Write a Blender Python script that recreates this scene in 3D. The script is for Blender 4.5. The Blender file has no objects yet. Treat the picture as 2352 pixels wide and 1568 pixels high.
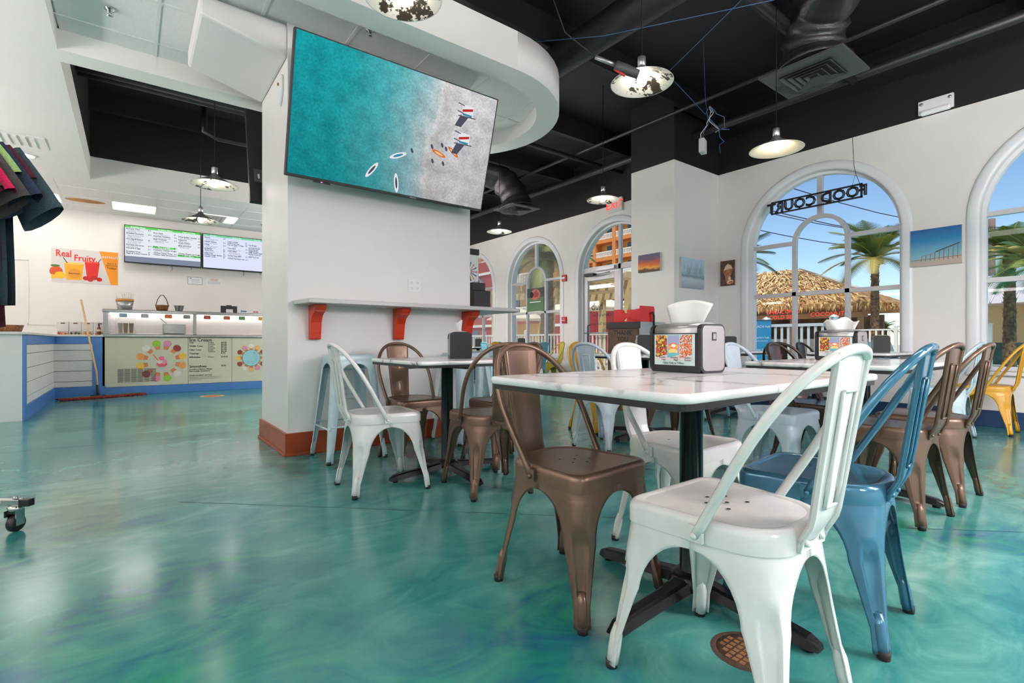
import bpy, bmesh, math, random
from mathutils import Vector, Matrix
random.seed(7)
C = bpy.context.scene.collection
SC = bpy.context.scene
PI = math.pi

# ---------------------------------------------------------------- camera
CAMH = 0.86
YAW = math.radians(37.27)          # angle between the view direction and the +Y room axis
cam_d = bpy.data.cameras.new('camera'); cam = bpy.data.objects.new('camera', cam_d); C.objects.link(cam)
cam_d.sensor_width = 36.0; cam_d.lens = 1150.0 * 36.0 / 2352.0
cam_d.clip_start = 0.05; cam_d.clip_end = 400
cam.location = (0, 0, CAMH); cam.rotation_euler = (PI / 2, 0, -YAW)
SC.camera = cam

# ---------------------------------------------------------------- world, sun, exposure
w = bpy.data.worlds.new('sky'); SC.world = w; w.use_nodes = True
nt = w.node_tree; nt.nodes.clear()
sky = nt.nodes.new('ShaderNodeTexSky'); sky.sky_type = 'NISHITA'; sky.sun_disc = False
sky.sun_elevation = math.radians(60); sky.sun_rotation = math.radians(245)
sky.air_density = 1.0; sky.dust_density = 0.1; sky.ozone_density = 4.0
bg = nt.nodes.new('ShaderNodeBackground'); bg.inputs[1].default_value = 0.165
out = nt.nodes.new('ShaderNodeOutputWorld')
nt.links.new(sky.outputs[0], bg.inputs[0]); nt.links.new(bg.outputs[0], out.inputs[0])
sun_d = bpy.data.lights.new('sun', 'SUN'); sun_d.energy = 3.8; sun_d.angle = math.radians(0.6); sun_d.color = (1, .95, .86)
sun = bpy.data.objects.new('sun', sun_d); C.objects.link(sun)
sun.rotation_euler = Vector((0.42, 0.25, -0.95)).to_track_quat('-Z', 'Y').to_euler()   # shines from behind the building onto the yard
SC.view_settings.view_transform = 'Standard'; SC.view_settings.look = 'None'
SC.view_settings.gamma = 1.0; SC.view_settings.use_curve_mapping = False
SC.view_settings.exposure = 0.0
LIN_S = 92.0        # strength of the added, unseen fill lamps
SC.cycles.max_bounces = 10; SC.cycles.diffuse_bounces = 5; SC.cycles.glossy_bounces = 5
SC.cycles.transparent_max_bounces = 16; SC.cycles.transmission_bounces = 4
SC.cycles.caustics_reflective = False; SC.cycles.caustics_refractive = False
SC.cycles.sample_clamp_indirect = 6.0

# ---------------------------------------------------------------- colour and materials
def lin(c):
    return c / 12.92 if c <= 0.04045 else ((c + 0.055) / 1.055) ** 2.4
def rgb(r, g, b):
    return (lin(r / 255), lin(g / 255), lin(b / 255), 1)
MATS = {}
def mat(name, col=(.8, .8, .8, 1), rough=.5, metal=0, emit=None, es=0, coat=0, spec=None, noise=None, bump=None, alpha=None):
    """noise = (scale, amount, second colour or None, detail); bump = (scale, strength)"""
    if name in MATS: return MATS[name]
    m = bpy.data.materials.new(name); m.use_nodes = True; MATS[name] = m
    t = m.node_tree; b = t.nodes['Principled BSDF']
    b.inputs['Base Color'].default_value = col; b.inputs['Roughness'].default_value = rough
    b.inputs['Metallic'].default_value = metal
    if coat: b.inputs['Coat Weight'].default_value = coat; b.inputs['Coat Roughness'].default_value = .06
    if spec is not None: b.inputs['Specular IOR Level'].default_value = spec
    if emit: b.inputs['Emission Color'].default_value = emit; b.inputs['Emission Strength'].default_value = es
    tc = None
    if noise or bump:
        tc = t.nodes.new('ShaderNodeTexCoord')
    if noise:
        n = t.nodes.new('ShaderNodeTexNoise'); n.inputs['Scale'].default_value = noise[0]
        n.inputs['Detail'].default_value = noise[3] if len(noise) > 3 else 4
        t.links.new(tc.outputs['Object'], n.inputs['Vector'])
        r = t.nodes.new('ShaderNodeValToRGB'); r.color_ramp.elements[0].position = .35; r.color_ramp.elements[1].position = .68
        c2 = noise[2] if len(noise) > 2 and noise[2] else tuple(col[i] * (1 - noise[1]) for i in range(3)) + (1,)
        r.color_ramp.elements[0].color = c2; r.color_ramp.elements[1].color = col
        t.links.new(n.outputs['Fac'], r.inputs['Fac']); t.links.new(r.outputs['Color'], b.inputs['Base Color'])
    if bump:
        n2 = t.nodes.new('ShaderNodeTexNoise'); n2.inputs['Scale'].default_value = bump[0]; n2.inputs['Detail'].default_value = 3
        t.links.new(tc.outputs['Object'], n2.inputs['Vector'])
        bp = t.nodes.new('ShaderNodeBump'); bp.inputs['Strength'].default_value = bump[1]; bp.inputs['Distance'].default_value = .01
        t.links.new(n2.outputs['Fac'], bp.inputs['Height']); t.links.new(bp.outputs['Normal'], b.inputs['Normal'])
    return m
def glass(name, tint=(1, 1, 1, 1), refl=.06, rough=0.0):
    if name in MATS: return MATS[name]
    m = bpy.data.materials.new(name); m.use_nodes = True; MATS[name] = m
    t = m.node_tree; t.nodes.clear()
    o = t.nodes.new('ShaderNodeOutputMaterial'); mx = t.nodes.new('ShaderNodeMixShader')
    tr = t.nodes.new('ShaderNodeBsdfTransparent'); tr.inputs[0].default_value = tint
    gl = t.nodes.new('ShaderNodeBsdfGlossy'); gl.inputs['Roughness'].default_value = rough
    fr = t.nodes.new('ShaderNodeFresnel'); fr.inputs[0].default_value = 1.35
    mu = t.nodes.new('ShaderNodeMath'); mu.operation = 'MULTIPLY'; mu.inputs[1].default_value = refl / .02 * .35
    t.links.new(fr.outputs[0], mu.inputs[0]); t.links.new(mu.outputs[0], mx.inputs[0])
    t.links.new(tr.outputs[0], mx.inputs[1]); t.links.new(gl.outputs[0], mx.inputs[2]); t.links.new(mx.outputs[0], o.inputs[0])
    return m
def emat(name, col, s):
    if name in MATS: return MATS[name]
    m = bpy.data.materials.new(name); m.use_nodes = True; MATS[name] = m
    t = m.node_tree; t.nodes.clear(); o = t.nodes.new('ShaderNodeOutputMaterial'); e = t.nodes.new('ShaderNodeEmission')
    e.inputs[0].default_value = col; e.inputs[1].default_value = s; t.links.new(e.outputs[0], o.inputs[0]); return m

# ---------------------------------------------------------------- mesh builder
class MB:
    def __init__(s): s.v = []; s.f = []; s.mi = []; s.mats = []; s.sm = []
    def m(s, material):
        if material not in s.mats: s.mats.append(material)
        return s.mats.index(material)
    def add(s, verts, faces, material, smooth=False):
        b = len(s.v); i = s.m(material); s.v += [tuple(q) for q in verts]
        for f in faces: s.f.append(tuple(b + k for k in f)); s.mi.append(i); s.sm.append(smooth)
        return s
    def box(s, a, b, material, M=None):
        x0, y0, z0 = a; x1, y1, z1 = b
        vs = [(x0,y0,z0),(x1,y0,z0),(x1,y1,z0),(x0,y1,z0),(x0,y0,z1),(x1,y0,z1),(x1,y1,z1),(x0,y1,z1)]
        if M is not None: vs = [tuple(M @ Vector(q)) for q in vs]
        return s.add(vs, [(0,3,2,1),(4,5,6,7),(0,1,5,4),(1,2,6,5),(2,3,7,6),(3,0,4,7)], material)
    def prism(s, poly, z0, z1, material, M=None, smooth=False):
        n = len(poly)
        vs = [(x, y, z0) for x, y in poly] + [(x, y, z1) for x, y in poly]
        if M is not None: vs = [tuple(M @ Vector(q)) for q in vs]
        b = len(s.v); i = s.m(material); s.v += vs
        s.f.append(tuple(b + k for k in reversed(range(n)))); s.mi.append(i); s.sm.append(False)
        s.f.append(tuple(b + n + k for k in range(n))); s.mi.append(i); s.sm.append(False)
        for k in range(n):
            s.f.append((b + k, b + (k + 1) % n, b + n + (k + 1) % n, b + n + k)); s.mi.append(i); s.sm.append(smooth)
        return s
    def lathe(s, prof, material, seg=24, M=None, smooth=True, arc=2 * PI):
        """prof: list of (r, z)"""
        b = len(s.v); i = s.m(material); full = abs(arc - 2 * PI) < 1e-6
        for k in range(seg):
            a = arc * k / seg
            for r, z in prof:
                q = Vector((r * math.cos(a), r * math.sin(a), z))
                s.v.append(tuple(M @ q) if M is not None else tuple(q))
        n = len(prof)
        for k in range(seg if full else seg - 1):
            k2 = (k + 1) % seg
            for j in range(n - 1):
                s.f.append((b + k * n + j, b + k2 * n + j, b + k2 * n + j + 1, b + k * n + j + 1)); s.mi.append(i); s.sm.append(smooth)
        return s
    def tube(s, pts, r, material, seg=8, closed=False, cap=True):
        """r may be a list"""
        pts = [Vector(p) for p in pts]; n = len(pts); b = len(s.v); i = s.m(material)
        rr = r if isinstance(r, (list, tuple)) else [r] * n
        t0 = (pts[1] - pts[0]).normalized()
        up = Vector((0, 0, 1)) if abs(t0.z) < .9 else Vector((1, 0, 0))
        nx = t0.cross(up).normalized()
        for k in range(n):
            if closed: t = (pts[(k + 1) % n] - pts[k - 1]).normalized()
            else: t = (pts[min(k + 1, n - 1)] - pts[max(k - 1, 0)]).normalized()
            nx = (nx - t * nx.dot(t))
            nx = nx.normalized() if nx.length > 1e-6 else t.orthogonal().normalized()
            ny = t.cross(nx)
            for j in range(seg):
                a = 2 * PI * j / seg
                s.v.append(tuple(pts[k] + (nx * math.cos(a) + ny * math.sin(a)) * rr[k]))
        for k in range(n if closed else n - 1):
            k2 = (k + 1) % n
            for j in range(seg):
                j2 = (j + 1) % seg
                s.f.append((b + k * seg + j, b + k * seg + j2, b + k2 * seg + j2, b + k2 * seg + j)); s.mi.append(i); s.sm.append(True)
        if cap and not closed:
            s.f.append(tuple(b + j for j in reversed(range(seg)))); s.mi.append(i); s.sm.append(False)
            s.f.append(tuple(b + (n - 1) * seg + j for j in range(seg))); s.mi.append(i); s.sm.append(False)
        return s
    def grid(s, rows, material, smooth=True, flip=False):
        nr, nc = len(rows), len(rows[0]); b = len(s.v); i = s.m(material)
        for r in rows: s.v += [tuple(q) for q in r]
        for a in range(nr - 1):
            for c in range(nc - 1):
                q = (b + a * nc + c, b + a * nc + c + 1, b + (a + 1) * nc + c + 1, b + (a + 1) * nc + c)
                s.f.append(q[::-1] if flip else q); s.mi.append(i); s.sm.append(smooth)
        return s
    def build(s, name, parent=None, solid=None, bevel=None, fixn=True):
        me = bpy.data.meshes.new(name); me.from_pydata(s.v, [], s.f)
        for m_ in s.mats: me.materials.append(m_)
        me.polygons.foreach_set('material_index', s.mi); me.polygons.foreach_set('use_smooth', s.sm)
        if fixn:
            bm = bmesh.new(); bm.from_mesh(me); bmesh.ops.recalc_face_normals(bm, faces=bm.faces); bm.to_mesh(me); bm.free()
        me.update()
        o = bpy.data.objects.new(name, me); C.objects.link(o)
        if parent: o.parent = parent
        if bevel:
            q = o.modifiers.new('bevel', 'BEVEL'); q.width = bevel; q.segments = 2; q.limit_method = 'ANGLE'; q.angle_limit = .6
        if solid:
            q = o.modifiers.new('solid', 'SOLIDIFY'); q.thickness = solid; q.offset = -1
        return o
def tag(o, label=None, cat=None, group=None, kind=None):
    if label: o['label'] = label
    if cat: o['category'] = cat
    if group: o['group'] = group
    if kind: o['kind'] = kind
    return o
def thing(name, label, cat, loc=(0, 0, 0), rz=0, group=None):
    o = bpy.data.objects.new(name, None); C.objects.link(o); o.empty_display_size = .1
    o.location = loc; o.rotation_euler = (0, 0, rz)
    return tag(o, label, cat, group)
def struct(o, label, cat=None): return tag(o, label, cat, kind='structure')
def copy_tree(o, parent=None):
    c = o.copy(); C.objects.link(c); c.parent = parent
    for ch in list(o.children): copy_tree(ch, c)
    return c
def rrect(x0, y0, x1, y1, r, n=5):
    pts = []
    for cx, cy, a0 in ((x1 - r, y1 - r, 0), (x0 + r, y1 - r, PI / 2), (x0 + r, y0 + r, PI), (x1 - r, y0 + r, 1.5 * PI)):
        for k in range(n + 1):
            a = a0 + PI / 2 * k / n; pts.append((cx + r * math.cos(a), cy + r * math.sin(a)))
    return pts
def frame_matrix(o, u, v):
    """local (x,y,z) -> o + x u + y v + z n, n = u x v"""
    u = Vector(u).normalized(); v = Vector(v).normalized(); n = u.cross(v)
    M = Matrix.Identity(4)
    for i in range(3): M[i][0] = u[i]; M[i][1] = v[i]; M[i][2] = n[i]; M[i][3] = o[i]
    return M
def text(name, s, parent, M, x, y, z, size, m, align="LEFT", sx=1.0, bold=0.0, outline=0.0):
    cu = bpy.data.curves.new(name, "FONT"); cu.body = s; cu.size = size; cu.align_x = align; cu.align_y = "CENTER"
    cu.extrude = 0.0 if outline else 0.0003; cu.offset = bold; cu.resolution_u = 2
    if outline: cu.fill_mode = "NONE"; cu.bevel_depth = outline; cu.bevel_resolution = 1
    tmp = bpy.data.objects.new(name, cu); me = bpy.data.meshes.new_from_object(tmp); me.materials.clear(); me.materials.append(m)
    bpy.data.objects.remove(tmp)
    o = bpy.data.objects.new(name, me); C.objects.link(o)
    if parent: o.parent = parent
    o.matrix_local = M @ Matrix.Translation((x, y, z)) @ Matrix.Diagonal((sx, 1, 1, 1))
    return o
class Flat:
    """flat print collected on a plane M (local x right, y up, z out)"""
    def __init__(s, M): s.M = M; s.mb = MB(); s.k = 0
    def poly(s, pts, m, z=None):
        s.k += 1; zz = z if z is not None else .0006 + s.k * .00012
        s.mb.add([tuple(s.M @ Vector((x, y, zz))) for x, y in pts], [tuple(range(len(pts)))], m); return s
    def rect(s, x0, y0, x1, y1, m): return s.poly([(x0, y0), (x1, y0), (x1, y1), (x0, y1)], m)
    def ell(s, cx, cy, rx, ry, m, rot=0, n=18, a0=0, a1=2 * PI):
        pts = []
        for k in range(n):
            a = a0 + (a1 - a0) * k / (n if abs(a1 - a0 - 2 * PI) < 1e-6 else n - 1); x = rx * math.cos(a); y = ry * math.sin(a)
            pts.append((cx + x * math.cos(rot) - y * math.sin(rot), cy + x * math.sin(rot) + y * math.cos(rot)))
        return s.poly(pts, m)
    def ring(s, cx, cy, r0, r1, m, n=24):
        s.k += 1; z = .0006 + s.k * .00012; vs = []; fs = []
        for k in range(n):
            a = 2 * PI * k / n
            for r in (r0, r1): vs.append(tuple(s.M @ Vector((cx + r * math.cos(a), cy + r * math.sin(a), z))))
        for k in range(n): fs.append((2 * k, 2 * k + 1, (2 * k + 3) % (2 * n), (2 * k + 2) % (2 * n)))
        s.mb.add(vs, fs, m); return s
    def line(s, x0, y0, x1, y1, w, m):
        d = Vector((x1 - x0, y1 - y0)); n = Vector((-d.y, d.x)).normalized() * w / 2
        return s.poly([(x0 + n.x, y0 + n.y), (x0 - n.x, y0 - n.y), (x1 - n.x, y1 - n.y), (x1 + n.x, y1 + n.y)], m)
    def build(s, parent, name='print'):
        return s.mb.build(name, parent, fixn=False)
# ================================================================ materials of the room
M_white = mat('wall_paint_white', rgb(236, 233, 230), .42, noise=(3.0, .03, None, 3))
M_soff = mat('soffit_paint', rgb(238, 236, 232), .6, noise=(2.0, .03, None, 3))
M_tile = mat('acoustic_tile', rgb(240, 238, 236), .8, bump=(160, .12), noise=(60, .05, None, 2))
M_grid = mat('ceiling_grid_white', rgb(232, 231, 228), .5)
M_black = mat('black_ceiling_paint', rgb(23, 23, 24), .5, noise=(1.2, .25, None, 4))
M_blackp = mat('black_pipe_paint', rgb(34, 34, 37), .42)
M_trim = mat('trim_white', rgb(232, 234, 238), .35)
M_frame = mat('window_frame_aluminium', rgb(204, 202, 204), .4, metal=.25)
M_frame_w = mat('window_frame_white', rgb(228, 230, 233), .4)
M_rust = mat('rust_red_baseboard', rgb(152, 62, 26), .32, noise=(5, .25, None, 5))
M_blue = mat('blue_paint', rgb(70, 124, 190), .4, noise=(4, .08))
M_bluedk = mat('navy_baseboard', rgb(34, 64, 104), .4, noise=(4, .1))
M_pane = glass('window_glass', (0.97, 0.985, 0.985, 1), .018)

def floor_material():
    m = bpy.data.materials.new('epoxy_floor_teal'); m.use_nodes = True
    t = m.node_tree; b = t.nodes['Principled BSDF']
    tc = t.nodes.new('ShaderNodeTexCoord')
    mp = t.nodes.new('ShaderNodeMapping'); mp.inputs['Rotation'].default_value = (0, 0, -.55); mp.inputs['Scale'].default_value = (.75, 1.25, 1)
    t.links.new(tc.outputs['Object'], mp.inputs['Vector'])
    n1 = t.nodes.new('ShaderNodeTexNoise'); n1.inputs['Scale'].default_value = .75; n1.inputs['Detail'].default_value = 6; n1.inputs['Distortion'].default_value = 1.6; n1.inputs['Roughness'].default_value = .55
    n2 = t.nodes.new('ShaderNodeTexNoise'); n2.inputs['Scale'].default_value = 3.2; n2.inputs['Detail'].default_value = 8; n2.inputs['Distortion'].default_value = 2.2; n2.inputs['Roughness'].default_value = .62
    n3 = t.nodes.new('ShaderNodeTexNoise'); n3.inputs['Scale'].default_value = .9; n3.inputs['Detail'].default_value = 4; n3.inputs['Distortion'].default_value = 1.0
    mp3 = t.nodes.new('ShaderNodeMapping'); mp3.inputs['Location'].default_value = (3.3, 7.1, 0)
    t.links.new(mp.outputs[0], n1.inputs['Vector']); t.links.new(mp.outputs[0], n2.inputs['Vector'])
    t.links.new(tc.outputs['Object'], mp3.inputs['Vector']); t.links.new(mp3.outputs[0], n3.inputs['Vector'])
    r1 = t.nodes.new('ShaderNodeValToRGB'); e = r1.color_ramp.elements
    e[0].position = .30; e[0].color = rgb(34, 102, 104)
    e[1].position = .78; e[1].color = rgb(140, 178, 168)
    for p, c in ((.42, rgb(48, 120, 118)), (.52, rgb(70, 138, 130)), (.62, rgb(102, 160, 150))):
        q = e.new(p); q.color = c
    mxf = t.nodes.new('ShaderNodeMix'); mxf.data_type = 'FLOAT'; mxf.inputs[0].default_value = .45
    t.links.new(n1.outputs['Fac'], mxf.inputs[2]); t.links.new(n2.outputs['Fac'], mxf.inputs[3])
    t.links.new(mxf.outputs[0], r1.inputs['Fac'])
    # deep green-blue swirls
    r3 = t.nodes.new('ShaderNodeValToRGB'); r3.color_ramp.elements[0].position = .50; r3.color_ramp.elements[0].color = (0, 0, 0, 1)
    r3.color_ramp.elements[1].position = .66; r3.color_ramp.elements[1].color = (.85, .85, .85, 1)
    t.links.new(n3.outputs['Fac'], r3.inputs['Fac'])
    r2 = t.nodes.new('ShaderNodeValToRGB'); e2 = r2.color_ramp.elements
    e2[0].position = .36; e2[0].color = rgb(24, 84, 114); e2[1].position = .64; e2[1].color = rgb(20, 124, 92)
    t.links.new(n2.outputs['Fac'], r2.inputs['Fac'])
    mx = t.nodes.new('ShaderNodeMix'); mx.data_type = 'RGBA'
    t.links.new(r3.outputs['Color'], mx.inputs[0]); t.links.new(r1.outputs['Color'], mx.inputs[6]); t.links.new(r2.outputs['Color'], mx.inputs[7])
    t.links.new(mx.outputs[2], b.inputs['Base Color'])
    b.inputs['Roughness'].default_value = .17
    rr = t.nodes.new('ShaderNodeMapRange'); rr.inputs[3].default_value = .10; rr.inputs[4].default_value = .24
    t.links.new(n2.outputs['Fac'], rr.inputs[0]); t.links.new(rr.outputs[0], b.inputs['Roughness'])
    n4 = t.nodes.new('ShaderNodeTexNoise'); n4.inputs['Scale'].default_value = 55; n4.inputs['Detail'].default_value = 2
    t.links.new(tc.outputs['Object'], n4.inputs['Vector'])
    bp = t.nodes.new('ShaderNodeBump'); bp.inputs['Strength'].default_value = .05; bp.inputs['Distance'].default_value = .004
    t.links.new(n4.outputs['Fac'], bp.inputs['Height']); t.links.new(bp.outputs[0], b.inputs['Normal'])
    return m
M_floor = floor_material()

XW = 6.93         # inner face of the window wall
XO = 7.16         # its outer face
YB = 11.33        # back wall behind the counter
YN = -4.2         # wall behind the camera
XL = -4.2         # far wall on the service side
ZS = 3.10         # soffit underside
ZC = 3.32         # white paint ends here on the window wall
ZD = 4.25         # black deck

fl = MB(); fl.box((XL, YN, -.12), (XW, YB, 0), M_floor)
struct(fl.build('floor'), 'glossy swirled teal epoxy floor')
# control joints in the slab
jm = MB()
M_joint = mat('floor_joint_dark', rgb(30, 84, 84), .5)
jm.add([(.2, 3.22, .0006), (3.2, .4, .0006), (3.204, .404, .0006), (.204, 3.224, .0006)], [(0, 1, 2, 3)], M_joint)
jm.add([(-3, 5.6, .0006), (.7, 5.35, .0006), (.7, 5.354, .0006), (-3, 5.604, .0006)], [(0, 1, 2, 3)], M_joint)
struct(jm.build('floor_joint', fixn=False), 'thin dark control joints in teal floor')

# ---------------------------------------------------------------- window wall with arched openings
SPR, RAD, SILL = 2.14, .88, .56
WIN = [(10.75, False), (8.37, False), (6.08, True), (2.72, False), (.30, False), (-2.12, False)]   # (centre y, is the door); last one unseen, added for its light
def arch_z(dy): return SPR + math.sqrt(max(0, RAD * RAD - dy * dy))
def wall_right():
    wb = MB(); N = 28
    spans = []
    edges = sorted([(cy - RAD, cy + RAD, cy, d) for cy, d in WIN])
    y = YN
    for a, b_, cy, d in edges:
        spans.append((y, a)); y = b_
    spans.append((y, YB + .2))
    for a, b_ in spans: wb.box((XW, a, 0), (XO, b_, ZC), M_white)
    for a, b_, cy, d in edges:
        if not d: wb.box((XW, a, 0), (XO, b_, SILL), M_white)
        ys = [cy - RAD * math.cos(PI * k / N) for k in range(N + 1)]
        for k in range(N):
            y0, y1 = ys[k], ys[k + 1]; z0, z1 = arch_z(y0 - cy), arch_z(y1 - cy)
            wb.add([(XW, y0, z0), (XW, y1, z1), (XW, y1, ZC), (XW, y0, ZC), (XO, y0, z0), (XO, y1, z1), (XO, y1, ZC), (XO, y0, ZC)],
                   [(0, 1, 2, 3), (7, 6, 5, 4), (0, 4, 5, 1), (3, 2, 6, 7)], M_white)
    return wb.build('wall_right', fixn=False)
struct(wall_right(), 'long white wall with tall arched windows')
ub = MB(); ub.box((XW, YN, ZC), (XO, YB + .2, ZD + .1), M_black)
struct(ub.build('wall_right_upper'), 'black painted upper band above the arched windows')
# projecting column between windows
cb = MB(); cb.box((5.83, 4.05, 0), (XW, 4.78, ZC), M_white)
struct(cb.build('column', bevel=.006), 'square white column standing out from the window wall')
cb = MB(); cb.box((5.83, 4.05, ZC), (XW, 4.78, ZD), M_black)
struct(cb.build('column_upper'), 'black painted top of the square white column')
cb = MB(); cb.box((5.815, 4.035, 0), (5.83, 4.795, .15), M_bluedk); cb.box((5.815, 4.035, 0), (XW, 4.05, .15), M_bluedk)
struct(cb.build('baseboard_column'), 'navy baseboard around the square white column')

def casing(cy, door, idx):
    """rounded casing band round an arch"""
    mb = MB(); prof = [(.0, .0), (.0, .010), (.012, .020), (.03, .024), (.075, .024), (.098, .018), (.108, .006), (.108, 0)]   # (outward from opening, out of wall)
    pts = [(cy - RAD, 0 if door else SILL - .0)]
    pts = []
    z0 = 0 if door else SILL
    path = [((cy + RAD), z0, (1, 0)), ((cy + RAD), SPR, (1, 0))]
    for k in range(1, 25):
        a = PI * k / 24; path.append((cy + RAD * math.cos(a), SPR + RAD * math.sin(a), (math.cos(a), math.sin(a))))
    path.append((cy - RAD, z0, (-1, 0)))
    rows = []
    for y, z, n in path:
        rows.append([(XW - o, y + n[0] * e, z + n[1] * e) for e, o in prof])
    mb.grid(rows, M_trim)
    o = mb.build('trim_%d' % idx, fixn=True); struct(o, 'smooth white casing round arched opening')
def window(cy, door, idx):
    root = bpy.data.objects.new('window_%d' % idx, None); C.objects.link(root); root.location = (XW + .12, cy, 0)
    tag(root, 'arched window with inner arch and crossbars' if not door else 'arched transom and side light around glass door', kind='structure')
    f = MB(); fw = .035; D0, D1 = -.03, .03
    def bar(y0, y1, z0, z1): f.box((D0, y0, z0), (D1, y1, z1), M_frame)
    def ring(r0, r1, zc, a0=0, a1=PI, n=24, dm=M_frame, e=0):
        inner = [(0, r0 * math.cos(a0 + (a1 - a0) * k / n), zc + r0 * math.sin(a0 + (a1 - a0) * k / n)) for k in range(n + 1)]
        outer = [(0, r1 * math.cos(a0 + (a1 - a0) * k / n), zc + r1 * math.sin(a0 + (a1 - a0) * k / n)) for k in range(n + 1)]
        rows = []
        for k in range(n + 1):
            a, b_ = inner[k], outer[k]
            rows.append([(D0 - e, a[1], a[2]), (D1 + e, a[1], a[2]), (D1 + e, b_[1], b_[2]), (D0 - e, b_[1], b_[2]), (D0 - e, a[1], a[2])])
        f.grid(rows, dm, smooth=False)
    zb = SILL if not door else 0
    # outer frame
    ring(RAD - fw, RAD, SPR, dm=M_frame_w, e=.012)
    for sgn in (-1, 1):
        y0, y1 = sorted((sgn * RAD, sgn * (RAD - fw))); f.box((D0 - .012, y0, zb), (D1 + .012, y1, SPR), M_frame_w)
    if not door:
        f.box((D0 - .012, -RAD, SILL), (D1 + .012, RAD, SILL + .045), M_frame_w)
        ring(.285, .335, 2.16)
        for sgn in (-1, 1):
            y0, y1 = sorted((sgn * .285, sgn * .335)); bar(y0, y1, SILL, 2.16)
            y0, y1 = sorted((sgn * .335, sgn * (RAD - fw))); bar(y0, y1, 2.145, 2.195)
        bar(-RAD + fw, RAD - fw, 1.465, 1.515)
        bar(-.03, .03, 2.16 + .33, SPR + RAD - fw + .01)
        f.build('window_frame', root)
    else:
        bar(-.09, -.03, 0, SPR + RAD - fw)      # post between the door and the side light
        bar(-RAD + fw, RAD - fw, 2.18, 2.27)
        bar(-RAD + fw, -.09, 0, .25); bar(-RAD + fw, -.09, 1.0, 1.06)
        f.build('window_frame', root)
    # panes, each one its own piece
    def pane(name, pts):
        p = MB(); n = len(pts)
        p.add([(-.003, y, z) for y, z in pts] + [(.003, y, z) for y, z in pts], [tuple(range(n)), tuple(range(2 * n - 1, n - 1, -1))], M_pane)
        p.build('pane', root, fixn=False)
    def arcpts(r, a0, a1, n=14): return [(r * math.cos(a0 + (a1 - a0) * k / n), SPR + r * math.sin(a0 + (a1 - a0) * k / n)) for k in range(n + 1)]
    ri = RAD - fw
    if not door:
        for sgn in (-1, 1):
            pane('p', [(sgn * .335, SILL + .045), (sgn * ri, SILL + .045), (sgn * ri, 1.465), (sgn * .335, 1.465)])
            pane('p', [(sgn * .335, 1.515), (sgn * ri, 1.515), (sgn * ri, 2.145), (sgn * .335, 2.145)])
            if sgn > 0: q = arcpts(ri, .065, PI / 2 - .04)
            else: q = arcpts(ri, PI - .065, PI / 2 + .04)
            inn = [(.335 * math.cos(t), 2.16 + .335 * math.sin(t)) for t in [PI / 2 - sgn * (.1 + (PI / 2 - .2) * k / 8) for k in range(9)]]
            pane('p', q + inn)
        pane('p', [(-.285, SILL + .045), (.285, SILL + .045), (.285, 1.465), (-.285, 1.465)])
        pane('p', [(-.285, 1.515), (.285, 1.515)] + [(.285 * math.cos(PI * k / 14), 2.16 + .285 * math.sin(PI * k / 14)) for k in range(15)])
    else:
        pane('p', [(-ri, .25), (-.09, .25), (-.09, 1.0), (-ri, 1.0)])
        pane('p', [(-ri, 1.06), (-.09, 1.06), (-.09, 2.18), (-ri, 2.18)])
        pane('p', arcpts(ri, .16, PI / 2 + .03) + [(-.03, 2.27)])
        pane('p', arcpts(ri, PI - .16, PI / 2 + .11) + [(-.09, 2.27)])
    return root
for i, (cy, dr) in enumerate(WIN):
    casing(cy, dr, i + 1)
    window(cy, dr, i + 1)
# sills
for i, (cy, dr) in enumerate(WIN):
    if dr: continue
    sb = MB(); sb.box((XW - .05, cy - RAD - .1, SILL - .04), (XW + .09, cy + RAD + .1, SILL), M_trim)
    struct(sb.build('windowsill_%d' % (i + 1), bevel=.008), 'white sill under arched window')
# glass entrance door
dr = bpy.data.objects.new('door_1', None); C.objects.link(dr); dr.location = (XW + .12, 6.08, 0)
tag(dr, 'glass entrance door in grey aluminium frame with push bar', kind='structure')
db = MB()
for a, b_ in (((-.03, -.03, .02), (.03, .06, 2.15)), ((-.03, .735, .02), (.03, .825, 2.15)), ((-.03, .06, 2.02), (.03, .735, 2.15)), ((-.03, .06, .02), (.03, .735, .26))):
    db.box(a, b_, M_frame)
db.build('door_frame', dr, bevel=.004)
pb = MB(); pb.box((-.004, .06, .26), (.004, .735, 2.02), M_pane); pb.build('pane', dr)
M_steel = mat('brushed_steel', rgb(190, 190, 192), .3, metal=.9)
M_dark = mat('black_plastic', rgb(22, 22, 24), .45)
pb = MB(); pb.tube([(-.06, .0, 1.02), (-.09, .08, 1.02), (-.09, .72, 1.02), (-.06, .78, 1.02)], .014, M_steel); pb.build('push_bar', dr)
pb = MB(); pb.tube([(-.03, .66, .78), (-.1, .66, .8), (-.1, .66, 1.16), (-.03, .66, 1.18)], .013, mat('dark_blue_pull', rgb(30, 44, 62), .4)); pb.build('pull_handle', dr)
pb = MB(); pb.box((-.12, .50, 2.10), (-.03, .74, 2.15), M_dark); pb.tube([(-.1, .55, 2.09), (-.14, .2, 2.12), (-.08, .12, 2.14)], .01, M_steel); pb.box((-.09, .02, 2.19), (-.03, .44, 2.25), M_steel); pb.build('door_closer', dr)
DOORM = frame_matrix((-.0065, 0, 0), (0, -1, 0), (0, 0, 1))
M_decal = mat('dark_vinyl_lettering', rgb(24, 26, 28), .6)
DM2 = frame_matrix((-.0065, 0, 0), (0, 1, 0), (0, 0, 1))   # read from outside: mirrored from the room
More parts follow.
